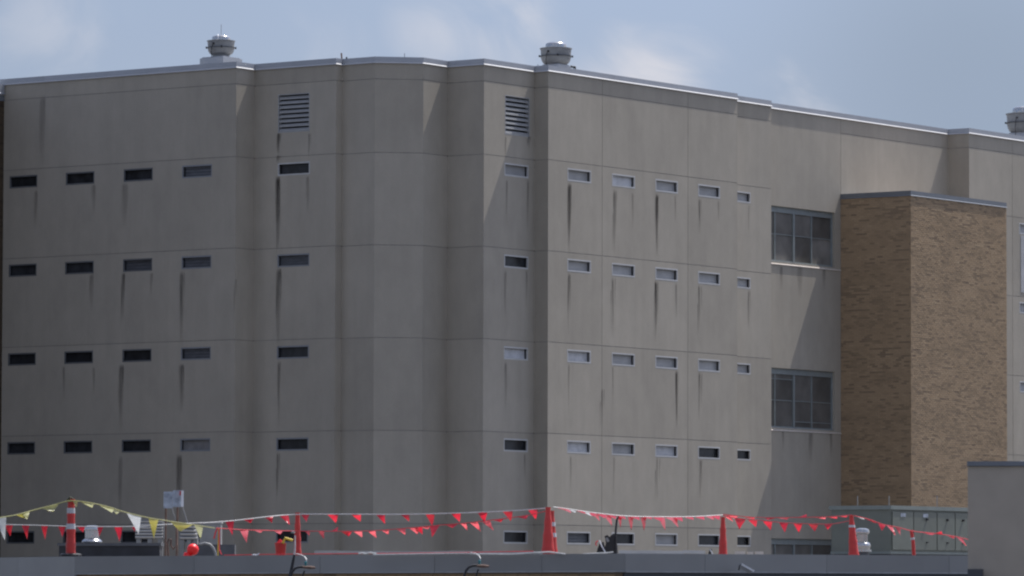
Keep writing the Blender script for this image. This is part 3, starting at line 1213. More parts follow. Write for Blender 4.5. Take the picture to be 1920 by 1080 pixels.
# right-hand tower
tb1 = solve_x(1576.0, 'a', A14, 366)
ta2 = solve_x(1707.6, 'b', tb1, 366)
tb2 = solve_x(1887.0, 'a', ta2, 388)
tp = pl(ta2, tb1)
tr_ = ray(1707.6, 367.0)
TZ = float(tr_[2] * tp[1] / tr_[1])
brick_tower("brick_tower", "tan brick stair tower with dark grey coping beside the large gridded windows",
            [(A14 - 0.005, tb1), (ta2, tb1), (ta2, tb2), (A14 - 0.005, tb2)], TZ, (0, 1), 300, 3)
# left-hand tower, mostly outside the frame, unseen length added to block skylight
lb = b1
la = solve_x(8.0, 'b', lb + 0.0, 190)
lp_ = pl(la, lb)
LZ = float(ray(10, 190)[2] * lp_[1] / ray(10, 190)[1])
brick_tower("brick_tower", "shade-painted, lengthened brick tower end with broad grey coping cut off by the left frame edge",
            [(la + 5, lb - 15.0), (la, lb - 15.0), (la, lb - 0.005), (la + 5, lb - 0.005)], LZ, (0, 1), 0, 5, M['brick_shaded'], 'core')
# its upper coping band, wider than the other tower's
lt = [o for o in bpy.data.objects if o.get('label', '').startswith("shade-painted, lengthened brick tower end")][0]
ring_coping(lt, [pl(la + 5, lb - 15.0), pl(la, lb - 15.0), pl(la, lb - 0.10), pl(la + 5, lb - 0.10)], LZ + 0.205,
            M['coping'], [(-0.30, 0.0), (-0.30, 0.28), (0.05, 0.40), (0.05, 0.10), (0.09, 0.05), (0.03, 0.05), (0.03, 0.0)], "roof_edge")


# ---------------------------------------------------------------- roof fans
def roof_fan(label, x, dist, z0, r, curb=True, rod=False, neck=0.0, group="mushroom fans on the prison roof"):
    c = at(x, 120, dist); c[2] = z0
    t = thing("exhaust_fan", label, "roof fan", c, group)
    k = r / 0.56
    cu = MB()
    if curb:
        w = 1.25 if rod else 0.78
        cu.box(c + np.array([0, 0, 0.12]), (w * k, w * k, 0.24), AX)
        cu.box(c + np.array([0, 0, 0.26]), (w * 0.9 * k, w * 0.9 * k, 0.04), AX)
    cu.build("curb", M['coping'], t)
    b = c + np.array([0, 0, 0.28 if curb else 0.0])
    nk = MB()
    nk.lathe(b, [(0.36 * k, 0), (0.36 * k, neck + 0.03), (0.34 * k, neck + 0.05)], 28)
    nk.build("neck", M['galv'], t, True)
    b = b + np.array([0, 0, neck])
    bo = MB()
    bo.lathe(b, [(0.33 * k, 0.0), (0.40 * k, 0.01), (0.47 * k, 0.06), (0.52 * k, 0.14 * k), (0.545 * k, 0.22 * k), (0.555 * k, 0.295 * k)], 36)
    bo.build("bowl", M['galv'], t, True)
    rg = MB()
    rg.lathe(b, [(0.54 * k, 0.297 * k), (0.60 * k, 0.297 * k), (0.60 * k, 0.325 * k), (0.54 * k, 0.325 * k)], 36)
    rg.build("joining_flange", M['galv_dark'], t, True)
    wb = MB()
    wb.lathe(b, [(0.548 * k, 0.327 * k), (0.565 * k, 0.56 * k), (0.595 * k, 0.575 * k), (0.595 * k, 0.60 * k), (0.44 * k, 0.605 * k)], 36)
    wb.build("windband", M['galv'], t, True)
    cap = MB()
    cap.lathe(b, [(0.385 * k, 0.607 * k), (0.385 * k, 0.72 * k), (0.37 * k, 0.765 * k), (0.32 * k, 0.80 * k), (0.22 * k, 0.83 * k),
                  (0.10 * k, 0.845 * k), (0.02 * k, 0.85 * k)], 36)
    cap.build("dome_cap", M['spun'], t, True)
    # latches around the flange, and the power cable out of its grommet
    lt_ = MB()
    for q in range(4):
        a = q * math.pi / 2 + 0.1
        lt_.box(b + np.array([0.61 * k * math.cos(a), 0.61 * k * math.sin(a), 0.31 * k]), (0.05, 0.05, 0.07))
    lt_.build("latch", M['black'], t)
    cb = MB()
    fr = np.array([-0.30 * k, -0.50 * k, 0])
    cb.tube([b + fr * 0.98 + np.array([0, 0, 0.45 * k]), b + fr * 1.04 + np.array([-0.03, 0, 0.35 * k]), b + fr * 1.04 + np.array([-0.05, 0, 0.1]),
             b + fr * 0.95 + np.array([-0.06, 0, -0.2])], 0.012, 6)
    cb.lathe(b + fr * 0.97 + np.array([0, 0, 0.42 * k]), [(0.035, 0), (0.045, 0.03), (0.035, 0.06)], 10)
    cb.build("power_cable", M['black'], t)
    if rod:
        rd = MB(); rd.tube([b + np.array([0, 0, 0.84 * k]), b + np.array([0, 0, 0.84 * k + 0.38])], 0.009, 6)
        rd.build("lightning_rod", M['galv'], t)
        st = MB()
        st.tube([b + np.array([-0.10, -0.39 * k, 0.61 * k]), b + np.array([-0.08, -0.36 * k, 0.74 * k]), b + np.array([-0.10, -0.20 * k, 0.85 * k])], 0.02, 6)
        st.build("strap", M['white'], t)
    return t


def z_at(y, dist, x=960):
    return float(at(x, y, dist)[2])


d2 = 177.0
roof_fan("round galvanised roof fan standing above the main corner next to small conduit", 1042.3, d2, z_at(121.5, d2, 1042) - 0.28, 0.545)
d1 = 175.6
roof_fan("round galvanised roof fan with lightning rod on a raised square curb", 414.3, d1, z_at(119.0, d1, 414) - 0.08, 0.475, rod=True, neck=0.09)
d3 = 205.0
roof_fan("dull grey roof fan cut off by the right frame edge", 1921.0, d3, z_at(249.5, d3, 1921) - 0.28, 0.74)

# small pipes on the roof edge
for (nm, lb_, ct, pts, r_, mt) in (
        ("vent_pipe", "short dark leaning pipe on the roof edge left of the chamfered corner", "pipe",
         [(640.8, 122, 173.4), (640.9, 110, 173.4), (640.0, 99.5, 173.4)], 0.028, 'rust'),
        ("roof_peg", "tiny dark stub on the coping beside the leaning pipe", "peg",
         [(650.0, 118, 173.6), (649.8, 107, 173.6)], 0.03, 'black'),
        ("lightning_rod", "thin upright rod on the coping above the chamfered corner", "rod",
         [(758.5, 116, 173.2), (758.5, 100, 173.2)], 0.010, 'galv_dark'),
        ("lightning_rod", "thin upright rod on the coping left of the corner roof fan", "rod",
         [(1008.5, 132, 176.2), (1008.5, 120.5, 176.2)], 0.010, 'galv_dark')):
    mb = MB(); mb.tube([at(*q) for q in pts], r_, 8)
    o = mb.build(nm, M[mt])
    seat(o, at(*pts[0]))
    tag(o, lb_, ct)
mb = MB()
mb.tube([at(1066, 128.5, 177.5), at(1068, 125, 177.5), at(1071, 125.2, 177.5), at(1076, 126, 177.5), at(1079, 128, 177.5), at(1079, 133, 177.5)], 0.022, 8)
mb.lathe(at(1071.5, 127, 177.5), [(0.035, 0), (0.05, 0.02), (0.05, 0.06), (0.03, 0.08)], 10)
mb.lathe(at(1077, 128.5, 177.5), [(0.035, 0), (0.055, 0.02), (0.055, 0.07), (0.03, 0.09)], 10)
o = mb.build("roof_conduit", M['black']); seat(o, at(1071, 130, 177.5))
tag(o, "dark bent conduit lying on the roof right of the corner fan", "conduit")

# ---------------------------------------------------------------- foreground low building
low = thing("low_building", "low brick building with slate grey metal fascia along the bottom of the photo", "building", (*at(900, 1080, 95)[:2], GROUND_Z))
FP = [(140.0, 1043.3, 88.0), (1172.0, 1037.8, 86.0), (2150.0, 1044.0, 91.0)]
P_f = [at(*q) for q in FP]
# left return runs along the shaded facade direction
P_l = P_f[0] + np.array([-0.42, 0.907, 0]) * 9.0


def fascia(pa, pb, t0, t1, h, mat, name="fascia_panel", out=0.0, drop=0.0, depth=0.05, dz=0.0):
    d = pb - pa
    L = np.linalg.norm(d[:2])
    dd = d / L
    n = np.array([dd[1], -dd[0], 0])
    a = pa + d * t0; b = pa + d * t1
    e = dd * 0.0025
    a = a + e; b = b - e
    mb = MB()
    up = np.array([0, 0, 1.0])
    vs = []
    for q in (a, b):
        for o, z in ((out, -drop), (out, -drop - h), (out - depth, -drop - h), (out - depth, -drop)):
            vs.append(q + n * o + up * (z + dz))
    mb.add(vs, [(0, 1, 5, 4), (1, 2, 6, 5), (2, 3, 7, 6), (3, 0, 4, 7), (3, 2, 1, 0), (4, 5, 6, 7)])
    return mb.build(name, mat, low)


def tx(i, x):
    """parameter along fascia run i at picture column x"""
    pa, pb = P_f[i], P_f[i + 1]
    r = ray(x, 1045)
    A = np.array([[r[0], -(pb - pa)[0]], [r[1], -(pb - pa)[1]]])
    return float(np.linalg.solve(A, pa[:2])[1])


FH = 0.295
seams0 = [0.0] + [tx(0, x) for x in (364, 600, 815, 1016)] + [1.0]
for k in range(len(seams0) - 1):
    fascia(P_f[0], P_f[1], seams0[k], seams0[k + 1], FH, M['fascia'])
    fascia(P_f[0], P_f[1], seams0[k], seams0[k + 1], 0.022, M['drip'], "drip_edge", out=0.018, drop=FH + 0.001)
seams1 = [0.0] + [tx(1, x) for x in (1322, 1550, 1780)] + [1.0]
for k in range(len(seams1) - 1):
    fascia(P_f[1], P_f[2], seams1[k], seams1[k + 1], FH + 0.005, M['fascia'])
    fascia(P_f[1], P_f[2], seams1[k], seams1[k + 1], 0.025, M['drip'], "drip_edge", out=0.018, drop=FH + 0.006)
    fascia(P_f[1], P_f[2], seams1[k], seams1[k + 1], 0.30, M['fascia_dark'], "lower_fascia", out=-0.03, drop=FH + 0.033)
for k in range(3):
    fascia(P_l, P_f[0], k / 3, (k + 1) / 3, 0.42, M['fascia'])
# roof deck
rd = MB()
back = [P_f[2] + np.array([8, 45, 0]), P_l + np.array([-4, 40, 0])]
poly = [P_l, P_f[0], P_f[1], P_f[2]] + back
zr = [p[2] - 0.012 for p in poly]
rd.add([(p[0], p[1] + (0.04 if i < 4 else 0), 0.565) for i, p in enumerate(poly)], [tuple(range(len(poly)))])
rd.build("roof_deck", M['gravel'], low)
# walls set back below the fascia
wp = [P_l, P_f[0], P_f[1], P_f[2]] + back
ctr = sum(wp) / len(wp)
wi = [p + np.array([0.0, 0.10, 0]) for p in wp[:4]] + wp[4:]
mb = MB()
nw = len(wi)
mb.add([(p[0], p[1], GROUND_Z) for p in wi] + [(p[0], p[1], 0.32) for p in wi],
       [(i, (i + 1) % nw, nw + (i + 1) % nw, nw + i) for i in range(nw)])
mb.build("mortar_wall", M['mortar'], low)
o0, o1 = wi[1][:2], wi[2][:2]
Lw = float(np.linalg.norm(o1 - o0)); dw = (o1 - o0) / Lw; nwv = np.array([dw[1], -dw[0]])
brick_faces(low, [(o0 + nwv * 0.008, dw, nwv, Lw)], GROUND_Z, 0.275, 260, course=0.075, length=0.215, seed=11,
            single_rule=lambda fi, c, za, j: j < 5)

ROOF_Z = 0.568


def on_roof(x, dist):
    p = at(x, 1040, dist); p[2] = ROOF_Z
    return p


# ---------------------------------------------------------------- traffic cones
def grabber_cone(label, x, ytop, dist, collars, lean=(0, 0), r0=0.115, group="orange traffic cones on the low roof", handle=True, shape='cone', rings=True):
    p = on_roof(x, dist)
    H = float(at(x, ytop, dist)[2]) - ROOF_Z
    t = thing("traffic_cone", label, "traffic cone", p, group)
    base = MB(); base.lathe(p, [(0.20, 0.0), (0.20, 0.035), (0.16, 0.05), (0.13, 0.055)], 8)
    base.build("base", M['black'], t)
    hb = H - 0.10
    if shape == 'cone':
        rad = lambda z: r0 * (1 - z / hb) + 0.042 * (z / hb)
    else:
        rad = lambda z: 0.088 - 0.03 * (z / hb)
    lx = lambda z: np.array([lean[0] * z, lean[1] * z, 0])
    prof = []
    cuts = sorted([0.056] + [c for q in collars for c in q] + [hb])
    # body is drawn in short rings so the moulded ridges show
    zz = list(np.linspace(0.056, hb, 15))
    mb = MB()
    seg = 20
    vs, fs = [], []
    for i, z in enumerate(zz):
        rr = rad(z) + (0.009 if (rings and i % 4 == 2) else 0.0)
        for k in range(seg):
            a = 2 * math.pi * k / seg
            vs.append(p + lx(z) + np.array([rr * math.cos(a), rr * math.sin(a), z]))
    for i in range(len(zz) - 1):
        for k in range(seg):
            fs.append((i * seg + k, i * seg + (k + 1) % seg, (i + 1) * seg + (k + 1) % seg, (i + 1) * seg + k))
    fs.append(tuple((len(zz) - 1) * seg + k for k in range(seg)))
    mb.add(vs, fs)
    mb.build("cone_body", M['orange'], t, True)
    for c0_, c1_ in collars:
        mb = MB()
        vs, fs = [], []
        for z in (c0_, c1_):
            rr = rad(z) + 0.009
            for k in range(seg):
                a = 2 * math.pi * k / seg
                vs.append(p + lx(z) + np.array([rr * math.cos(a), rr * math.sin(a), z]))
        for k in range(seg):
            fs.append((k, (k + 1) % seg, seg + (k + 1) % seg, seg + k))
        mb.add(vs, fs)
        mb.build("reflective_collar", M['collar'], t, True)
    if handle:
        mb = MB()
        q = p + lx(hb)
        mb.lathe(q, [(0.030, 0.0), (0.026, 0.045), (0.040, 0.055), (0.040, 0.085), (0.02, 0.10)], 14)
        mb.build("grip_knob", M['orange'], t, True)
    return t


cone_left = grabber_cone("orange delineator post with two white bands and yellow pennants tied on top", 132.5, 925, 89.0,
                         [(0.485, 0.58), (0.765, 0.86)], shape='post')
mb = MB()
q = at(132.5, 938, 89.0)
mb.lathe(q - np.array([0, 0, 0.03]), [(0.064, 0.0), (0.068, 0.02), (0.066, 0.05), (0.062, 0.06)], 14)
mb.tube([q + np.array([-0.06, -0.03, 0.0]), q + np.array([-0.01, -0.07, 0.06]), q + np.array([0.05, -0.05, 0.02])], 0.012, 6)
mb.build("tie", M['tie'], cone_left)
grabber_cone("slender red orange cone behind the tilted black mast", 557.5, 952, 103.0, [], r0=0.085)
grabber_cone("plain faded orange cone, the front one of the pair by the main corner", 1027.5, 941, 95.5, [], r0=0.135)
grabber_cone("narrow orange cone with two white bands behind the plain one", 1036.5, 948, 97.0, [(0.45, 0.53), (0.66, 0.74)], lean=(-0.025, 0), r0=0.105)
grabber_cone("plain orange cone in front of the dark ground floor slit window", 1355.5, 961, 113.0, [], r0=0.115)
grabber_cone("leaning orange cone beside the shiny vent and green roof unit", 1602.0, 957, 107.0, [(0.78, 0.83)], lean=(-0.065, 0), r0=0.125)


# ---------------------------------------------------------------- pennant strings
def catmull(pts, n=14):
    P = [np.array(p, float) for p in pts]
    P = [2 * P[0] - P[1]] + P + [2 * P[-1] - P[-2]]
    out = []
    for i in range(1, len(P) - 2):
        for k in range(n):
            t = k / n
            a, b, c, d = P[i - 1], P[i], P[i + 1], P[i + 2]
            out.append(0.5 * ((2 * b) + (-a + c) * t + (2 * a - 5 * b + 4 * c - d) * t * t + (-a + 3 * b - 3 * c + d) * t ** 3))
    out.append(P[-2])
    return out


def pennant_string(label, path, flags, rope_mat, r=0.012, group="pennant strings between the cones"):
    """path: (x, y, dist) along the rope; flags: (x0, x1, tip dx, tip dy, material)"""
    pts = [at(*q) for q in catmull(path)]
    px = [q[0] for q in catmull(path)]
    dist = [q[2] for q in catmull(path)]
    yy = [q[1] for q in catmull(path)]
    c = pts[len(pts) // 2]
    t = thing("pennant_string", label, "pennant string", (c[0], c[1], c[2]), group)
    mb = MB(); mb.tube(pts, r, 6)
    mb.build("rope", M[rope_mat], t, True)
    for x0, x1, dx, dy, mk in flags:
        def on(x):
            return np.array([x, np.interp(x, px, yy), np.interp(x, px, dist)])
        a, b = on(x0), on(x1)
        tip = (a + b) / 2 + np.array([dx, dy, 0])
        tip[2] += random.uniform(-0.12, 0.06)
        N_ = 6
        vs, fs = [], []
        curl = random.uniform(-0.05, 0.05)
        ph = random.uniform(0, 6.28)
        for i in range(N_ + 1):
            v = i / N_
            l_ = a + (tip - a) * v; r_ = b + (tip - b) * v
            row = 3
            for k in range(row):
                u = k / (row - 1)
                q = l_ + (r_ - l_) * u
                q = q + np.array([1.6 * math.sin(v * 2.6 + ph) * v * (1 - v), 0, 0])
                w = at(q[0], q[1] + 1.0 * (1 - v), q[2])
                w = w + np.array([0, 1, 0]) * (curl * math.sin(math.pi * v) + 0.035 * math.sin(3.0 * u + 3 * v + ph) - 0.012 * (1 - v))
                vs.append(w)
        for i in range(N_):
            for k in range(2):
                fs.append((i * 3 + k, (i + 1) * 3 + k, (i + 1) * 3 + k + 1, i * 3 + k + 1))
        m_ = MB(); m_.add(vs, fs)
        m_.build("pennant", M[mk], t, True)
    return t


pennant_string("yellow and white pennant string draped over the left striped post",
               [(-30, 976, 87.5), (0, 970.5, 88), (30, 965.5, 88.3), (65, 956, 88.6), (100, 947, 88.8), (132, 939, 88.9), (170, 943, 89.2),
                (205, 951, 90), (240, 962, 91), (280, 971, 92), (330, 979, 93.5), (370, 985, 95), (402, 990, 96)],
               [(-8, 12, 7, 42, 'white_cloth'), (31, 55, 6, 11, 'yellow'), (40, 56, 3, 13, 'cream'), (78, 110, 6, 11, 'cream'), (84, 108, -6, 12, 'yellow'),
                (137, 146, 2, 12, 'cream'), (150, 176, 10, 10, 'cream'), (186, 214, 10, 12, 'cream'), (206, 226, 2, 10, 'cream'),
                (238, 265, 8, 38, 'white_cloth'), (278, 297, 1, 38, 'yellow'), (319, 361, -2, 16, 'yellow'), (365, 381, 3, 26, 'cream')], 'cream', 0.011)
pennant_string("deep red pennant string hanging low behind the left striped post",
               [(-30, 983, 101), (60, 984.5, 101), (150, 987, 101), (255, 987, 101), (300, 984, 101), (380, 980, 101.5)],
               [(9, 24, 3, 22, 'red_dark'), (41, 55, 3, 27, 'red_dark'), (77, 90, 1, 27, 'red_dark'), (109, 123, 1, 22, 'red_dark'),
                (145, 160, 3, 11, 'red'), (182, 194, -2, 19, 'red_dark'), (214, 230, 2, 28, 'red'), (247, 256, 1, 10, 'red')], 'rope', 0.010)
pennant_string("upper red pennant string on white rope left of the cone pair",
               [(375, 981, 101.5), (440, 976, 102), (500, 969, 102.4), (557, 964.5, 102.8), (640, 964, 101.5), (720, 964.5, 100), (800, 963.5, 99), (900, 960.5, 97.5),
                (970, 957, 96.5), (1027, 952.5, 95.6)],
               [(423, 439, 5, 27, 'red'), (458, 475, 3, 8, 'red'), (497, 512, 6, 12, 'red'), (524, 541, 11, 18, 'red'), (565, 580, 2, 15, 'red_dark'),
                (614, 634, 6, 17, 'red'), (659, 677, 8, 14, 'red'), (706, 722, 8, 18, 'red'), (752, 768, 7, 14, 'red_dark'), (798, 815, 4, 24, 'red_dark'),
                (846, 864, 7, 17, 'red'), (896, 914, 4, 20, 'red'), (943, 961, 6, 20, 'red_dark'), (990, 1008, 6, 20, 'red')], 'rope', 0.012)
pennant_string("lower windblown red and faded pink pennant string left of the cone pair",
               [(405, 990, 100), (450, 993, 100.5), (500, 994.5, 101.5), (557, 995.5, 102.4), (640, 996, 101), (700, 995, 99.5), (760, 990.5, 98.6), (820, 985, 97.8),
                (880, 980, 97), (940, 973, 96.4), (990, 966, 96), (1028, 957, 95.5)],
               [(449, 466, 5, 24, 'pink'), (478, 494, 2, 5, 'pink'), (513, 530, 4, 7, 'pink'), (572, 581, 4, 9, 'pink'), (597, 608, 5, 15, 'pink'),
                (620, 632, 8, -9, 'red'), (640, 660, 4, 10, 'red'), (643, 654, 6, 6, 'pink'), (663, 679, 8, 12, 'pink'), (690, 704, 9, 14, 'pink'), (716, 729, 6, 9, 'pink'),
                (744, 760, 8, 12, 'pink'), (768, 786, 6, 13, 'pink'), (777, 792, 8, 14, 'red'), (788, 806, 6, 5, 'pink'), (806, 824, -5, 22, 'red'),
                (836, 858, 2, 7, 'red'), (864, 874, 8, 14, 'pink'), (882, 896, 13, 18, 'pink'), (904, 919, 14, 18, 'pink'), (925, 945, 4, 5, 'red'), (972, 990, 5, 6, 'red')],
               'red_tape', 0.009)
pennant_string("glossy red pennant string running right from the cone pair past the black hoist",
               [(1037, 950.5, 96.8), (1070, 955, 98), (1110, 961, 100), (1160, 966.5, 102.5), (1200, 968.5, 105), (1250, 969, 108), (1300, 968.5, 110.5), (1355, 965.5, 112.8)],
               [(1044, 1062, 8, 4, 'red'), (1054, 1070, 9, 8, 'pink'), (1066, 1080, 6, 6, 'white_cloth'), (1080, 1096, 12, 6, 'red'), (1091, 1104, 12, 9, 'white_cloth'),
                (1096, 1116, 8, 8, 'red'), (1110, 1122, 9, 16, 'pink'), (1116, 1136, 8, 9, 'red'), (1131, 1146, 9, 22, 'pink'), (1137, 1156, 8, 8, 'red'), (1156, 1172, 10, 7, 'red'),
                (1157, 1166, 2, 24, 'red_dark'), (1177, 1188, 1, 27, 'red_dark'), (1182, 1200, 8, 7, 'red'), (1201, 1212, 1, 27, 'red_dark'), (1205, 1222, 10, 5, 'red'),
                (1222, 1242, 9, 9, 'red'), (1233, 1246, 8, 26, 'pink'), (1245, 1260, 10, 8, 'pink'), (1254, 1270, 10, 20, 'pink'), (1262, 1280, 9, 9, 'red'),
                (1282, 1300, 10, 6, 'red'), (1302, 1320, 10, 7, 'red'), (1322, 1338, 9, 8, 'pink'), (1333, 1350, 8, 9, 'red')], 'rope', 0.010)
pennant_string("red pennant string sagging between the two plain orange cones",
               [(1355, 966, 112.8), (1385, 972, 112), (1420, 975, 111), (1470, 980, 110), (1520, 982, 109), (1562, 982, 108), (1598, 975, 107.2)],
               [(1357, 1372, 10, 10, 'pink'), (1377, 1398, -1, 21, 'red'), (1402, 1420, 6, 14, 'red'), (1430, 1448, 6, 17, 'red'), (1461, 1478, 2, 18, 'red'), (1488, 1504, 2, 18, 'red'),
                (1516, 1534, 3, 15, 'red_dark'), (1545, 1561, -1, 11, 'red')], 'red_tape', 0.009)
pennant_string("tight red string with flattened pennants above the sagging one",
               [(1356, 964, 112.7), (1400, 969, 112), (1440, 970.5, 111), (1500, 970, 110), (1550, 969, 109), (1597, 965.5, 107.1)],
               [(1360, 1384, 6, 7, 'pink'), (1395, 1416, 8, 4, 'red'), (1434, 1454, -4, 4, 'red'), (1458, 1480, 6, 4, 'pink'), (1494, 1511, 10, -6, 'red'), (1530, 1548, 8, 4, 'pink'),
                (1552, 1570, 8, 4, 'red'), (1572, 1590, 6, 3, 'red')], 'red_tape', 0.009)
pennant_string("red pennant string descending right of the leaning cone across the green unit",
               [(1602, 967, 107.0), (1630, 974, 107.5), (1655, 983, 108), (1685, 989, 108.5), (1712, 996, 109), (1750, 1000, 110), (1785, 1005, 111), (1812, 1011, 111.5), (1840, 1022, 112)],
               [(1606, 1620, 8, 5, 'white_cloth'), (1622, 1646, 8, 5, 'red'), (1646, 1660, 1, 14, 'red'), (1663, 1674, 10, 18, 'pink'), (1679, 1688, 5, 15, 'pink'),
                (1730, 1752, 6, 4, 'red'), (1750, 1768, 6, -5, 'red'), (1776, 1790, 5, 5, 'red'), (1794, 1806, 12, 16, 'pink')], 'red_tape', 0.009)
# small red stake holding the string up
mb = MB(); mb.tube([at(1714, 1050, 109), at(1712, 1015, 109), at(1708.5, 994, 109)], [0.04, 0.038, 0.034], 10)
st = thing("marker_stake", "short tilted red stake in front of the green unit", "stake", at(1714, 1050, 109))
mb.build("stake_body", M['orange'], st, True)
mb = MB(); mb.tube([at(1711.2, 1012, 109), at(1710.6, 1008, 109)], 0.046, 10)
mb.build("reflective_band", M['collar'], st, True)


# ---------------------------------------------------------------- roof plant on the low building
def fx(x, y, dist):
    return at(x, y, dist)


# green air handling unit
GU = 126.0
g_c = at(1669.5, 948, GU)                       # upper near corner
ztop_g = g_c[2]
zb_g = float(at(1669.5, 1034, GU)[2])
gx = np.array([-uA[0], -uA[1], 0]); gy = np.array([uB[0], uB[1], 0])


def along(x, dirv, p0):
    r = ray(x, 1000)
    A = np.array([[r[0], -dirv[0]], [r[1], -dirv[1]]])
    return float(np.linalg.solve(A, p0[:2])[1])


wl_ = -along(1559.0, gx, g_c)                   # length of the left side
wr_ = along(1840.0, gy, g_c)
unit = thing("air_handling_unit", "large grey green rooftop air handling unit with doors below the brick tower", "rooftop unit", (g_c[0], g_c[1], ROOF_Z))
body = MB()
cx = g_c + gx * (-wl_ / 2) + gy * (wr_ / 2)
body.box((cx[0], cx[1], (zb_g + ztop_g - 0.08) / 2), (wl_, wr_, ztop_g - 0.08 - zb_g), AX)
body.build("casing", M['green'], unit)
tp_ = MB(); tp_.box((cx[0], cx[1], ztop_g - 0.045), (wl_ + 0.10, wr_ + 0.10, 0.10), AX)
tp_.build("roof_cap", M['green_pale'], unit)
rl = MB(); rl.box((cx[0], cx[1], zb_g - 0.03), (wl_ + 0.04, wr_ + 0.04, 0.06), AX)
rl.build("base_rail", M['green_pale'], unit)
cu = MB(); cu.box((cx[0], cx[1], (ROOF_Z + zb_g - 0.06) / 2), (wl_ - 0.1, wr_ - 0.1, zb_g - 0.06 - ROOF_Z), AX)
cu.build("curb", M['galv_dark'], unit)
xs_ = [1671, 1711, 1755, 1789, 1815, 1839]
bs_ = [along(x, gy, g_c) for x in xs_]
for k in range(5):
    b0, b1_ = bs_[k] + 0.02, bs_[k + 1] - 0.02
    c = g_c + gy * (b0 + b1_) / 2 + gx * 0.012
    mb = MB(); mb.box((c[0], c[1], (zb_g + ztop_g) / 2 - 0.05), (0.045, b1_ - b0, ztop_g - zb_g - 0.20), AX)
    dr = mb.build("access_door", M['green'], unit)
    c2_ = g_c + gy * (b1_ - 0.02) + gx * 0.02
    if k > 0:
        for zz in (ztop_g - 0.33, zb_g + 0.24):
            c3 = g_c + gy * (b0 * 0.45 + b1_ * 0.55) + gx * 0.05
            mb = MB(); mb.box((c3[0], c3[1], zz), (0.05, 0.07, 0.055 if zz > zb_g + 0.5 else 0.03), AX); mb.build("latch", M['black'], dr)
    if k in (0, 1):
        c4 = g_c + gy * (b0 * 0.5 + b1_ * 0.5) + gx * 0.037
        mb = MB(); mb.box((c4[0], c4[1], ztop_g - 0.23), (0.01, 0.24, 0.09), AX); mb.build("nameplate", M['paper_blue'], dr)
    c5 = g_c + gy * (bs_[k + 1]) + gx * 0.004
    mb = MB(); mb.box((c5[0], c5[1], (zb_g + ztop_g) / 2 - 0.05), (0.014, 0.035, ztop_g - zb_g - 0.18), AX); mb.build("seam", M['shade_seam'], unit)
for xk in (1608, 1667, 1757):
    q = at(xk, 946, GU + (0.6 if xk < 1667 else 0.4))
    mb = MB(); mb.tube([q - np.array([0, 0, 0.1]), q + np.array([0, 0, 0.22])], 0.011, 6); mb.build("lightning_rod", M['galv'], unit)
    
# mushroom vents
def mushroom_vent(label, x, ytop, ybot, dist, wtop, wbot, style):
    p = at(x, ybot, dist)
    H = z_at(ytop, dist, x) - p[2]
    s = dist / F
    rt, rb = wtop / 2 * s, wbot / 2 * s
    t = thing("roof_vent", label, "roof vent", (p[0], p[1], ROOF_Z), "shiny vents on the low roof")
    st_ = MB(); st_.lathe((p[0], p[1], ROOF_Z), [(rb * 0.8, 0), (rb * 0.8, p[2] - ROOF_Z)], 24); st_.build("curb", M['galv_dark'], t, True)
    lo = MB()
    if style == 0:
        lo.lathe(p, [(rb, 0.0), (rb * 1.02, 0.02), (rb * 0.97, H * 0.10), (rb * 0.86, H * 0.17), (rb * 0.70, H * 0.22), (rb * 0.66, H * 0.24)], 32)
        ne = [(rt * 0.97, H * 0.242), (rt * 0.97, H * 0.70)]
        ca = [(rt * 0.98, H * 0.702), (rt * 1.05, H * 0.72), (rt * 1.06, H * 0.84), (rt * 0.95, H * 0.94), (rt * 0.6, H * 0.99), (rt * 0.05, H)]
    else:
        lo.lathe(p, [(rb * 1.05, 0.0), (rb * 1.05, H * 0.08), (rb * 0.88, H * 0.09), (rb * 0.9, H * 0.16), (rb * 0.98, H * 0.24), (rb * 0.92, H * 0.34), (rb * 0.72, H * 0.40)], 32)
        ne = [(rt * 0.74, H * 0.402), (rt * 0.78, H * 0.74)]
        ca = [(rt * 0.80, H * 0.742), (rt * 1.0, H * 0.77), (rt * 1.04, H * 0.86), (rt * 0.9, H * 0.95), (rt * 0.5, H * 0.99), (rt * 0.05, H)]
    lo.build("flashing", M['spun'], t, True)
    mb = MB(); mb.lathe(p, ne, 32); mb.build("neck", M['spun'], t, True)
    mb = MB(); mb.lathe(p, ca, 32); mb.build("cap", M['spun'], t, True)


mushroom_vent("shiny aluminium roof vent beside the left striped post", 172.5, 985, 1017.0, 106.1, 27, 38, 0)
mushroom_vent("shiny aluminium roof vent beside the leaning cone and green unit", 1616.5, 990, 1034.5, 111.0, 27, 33, 1)

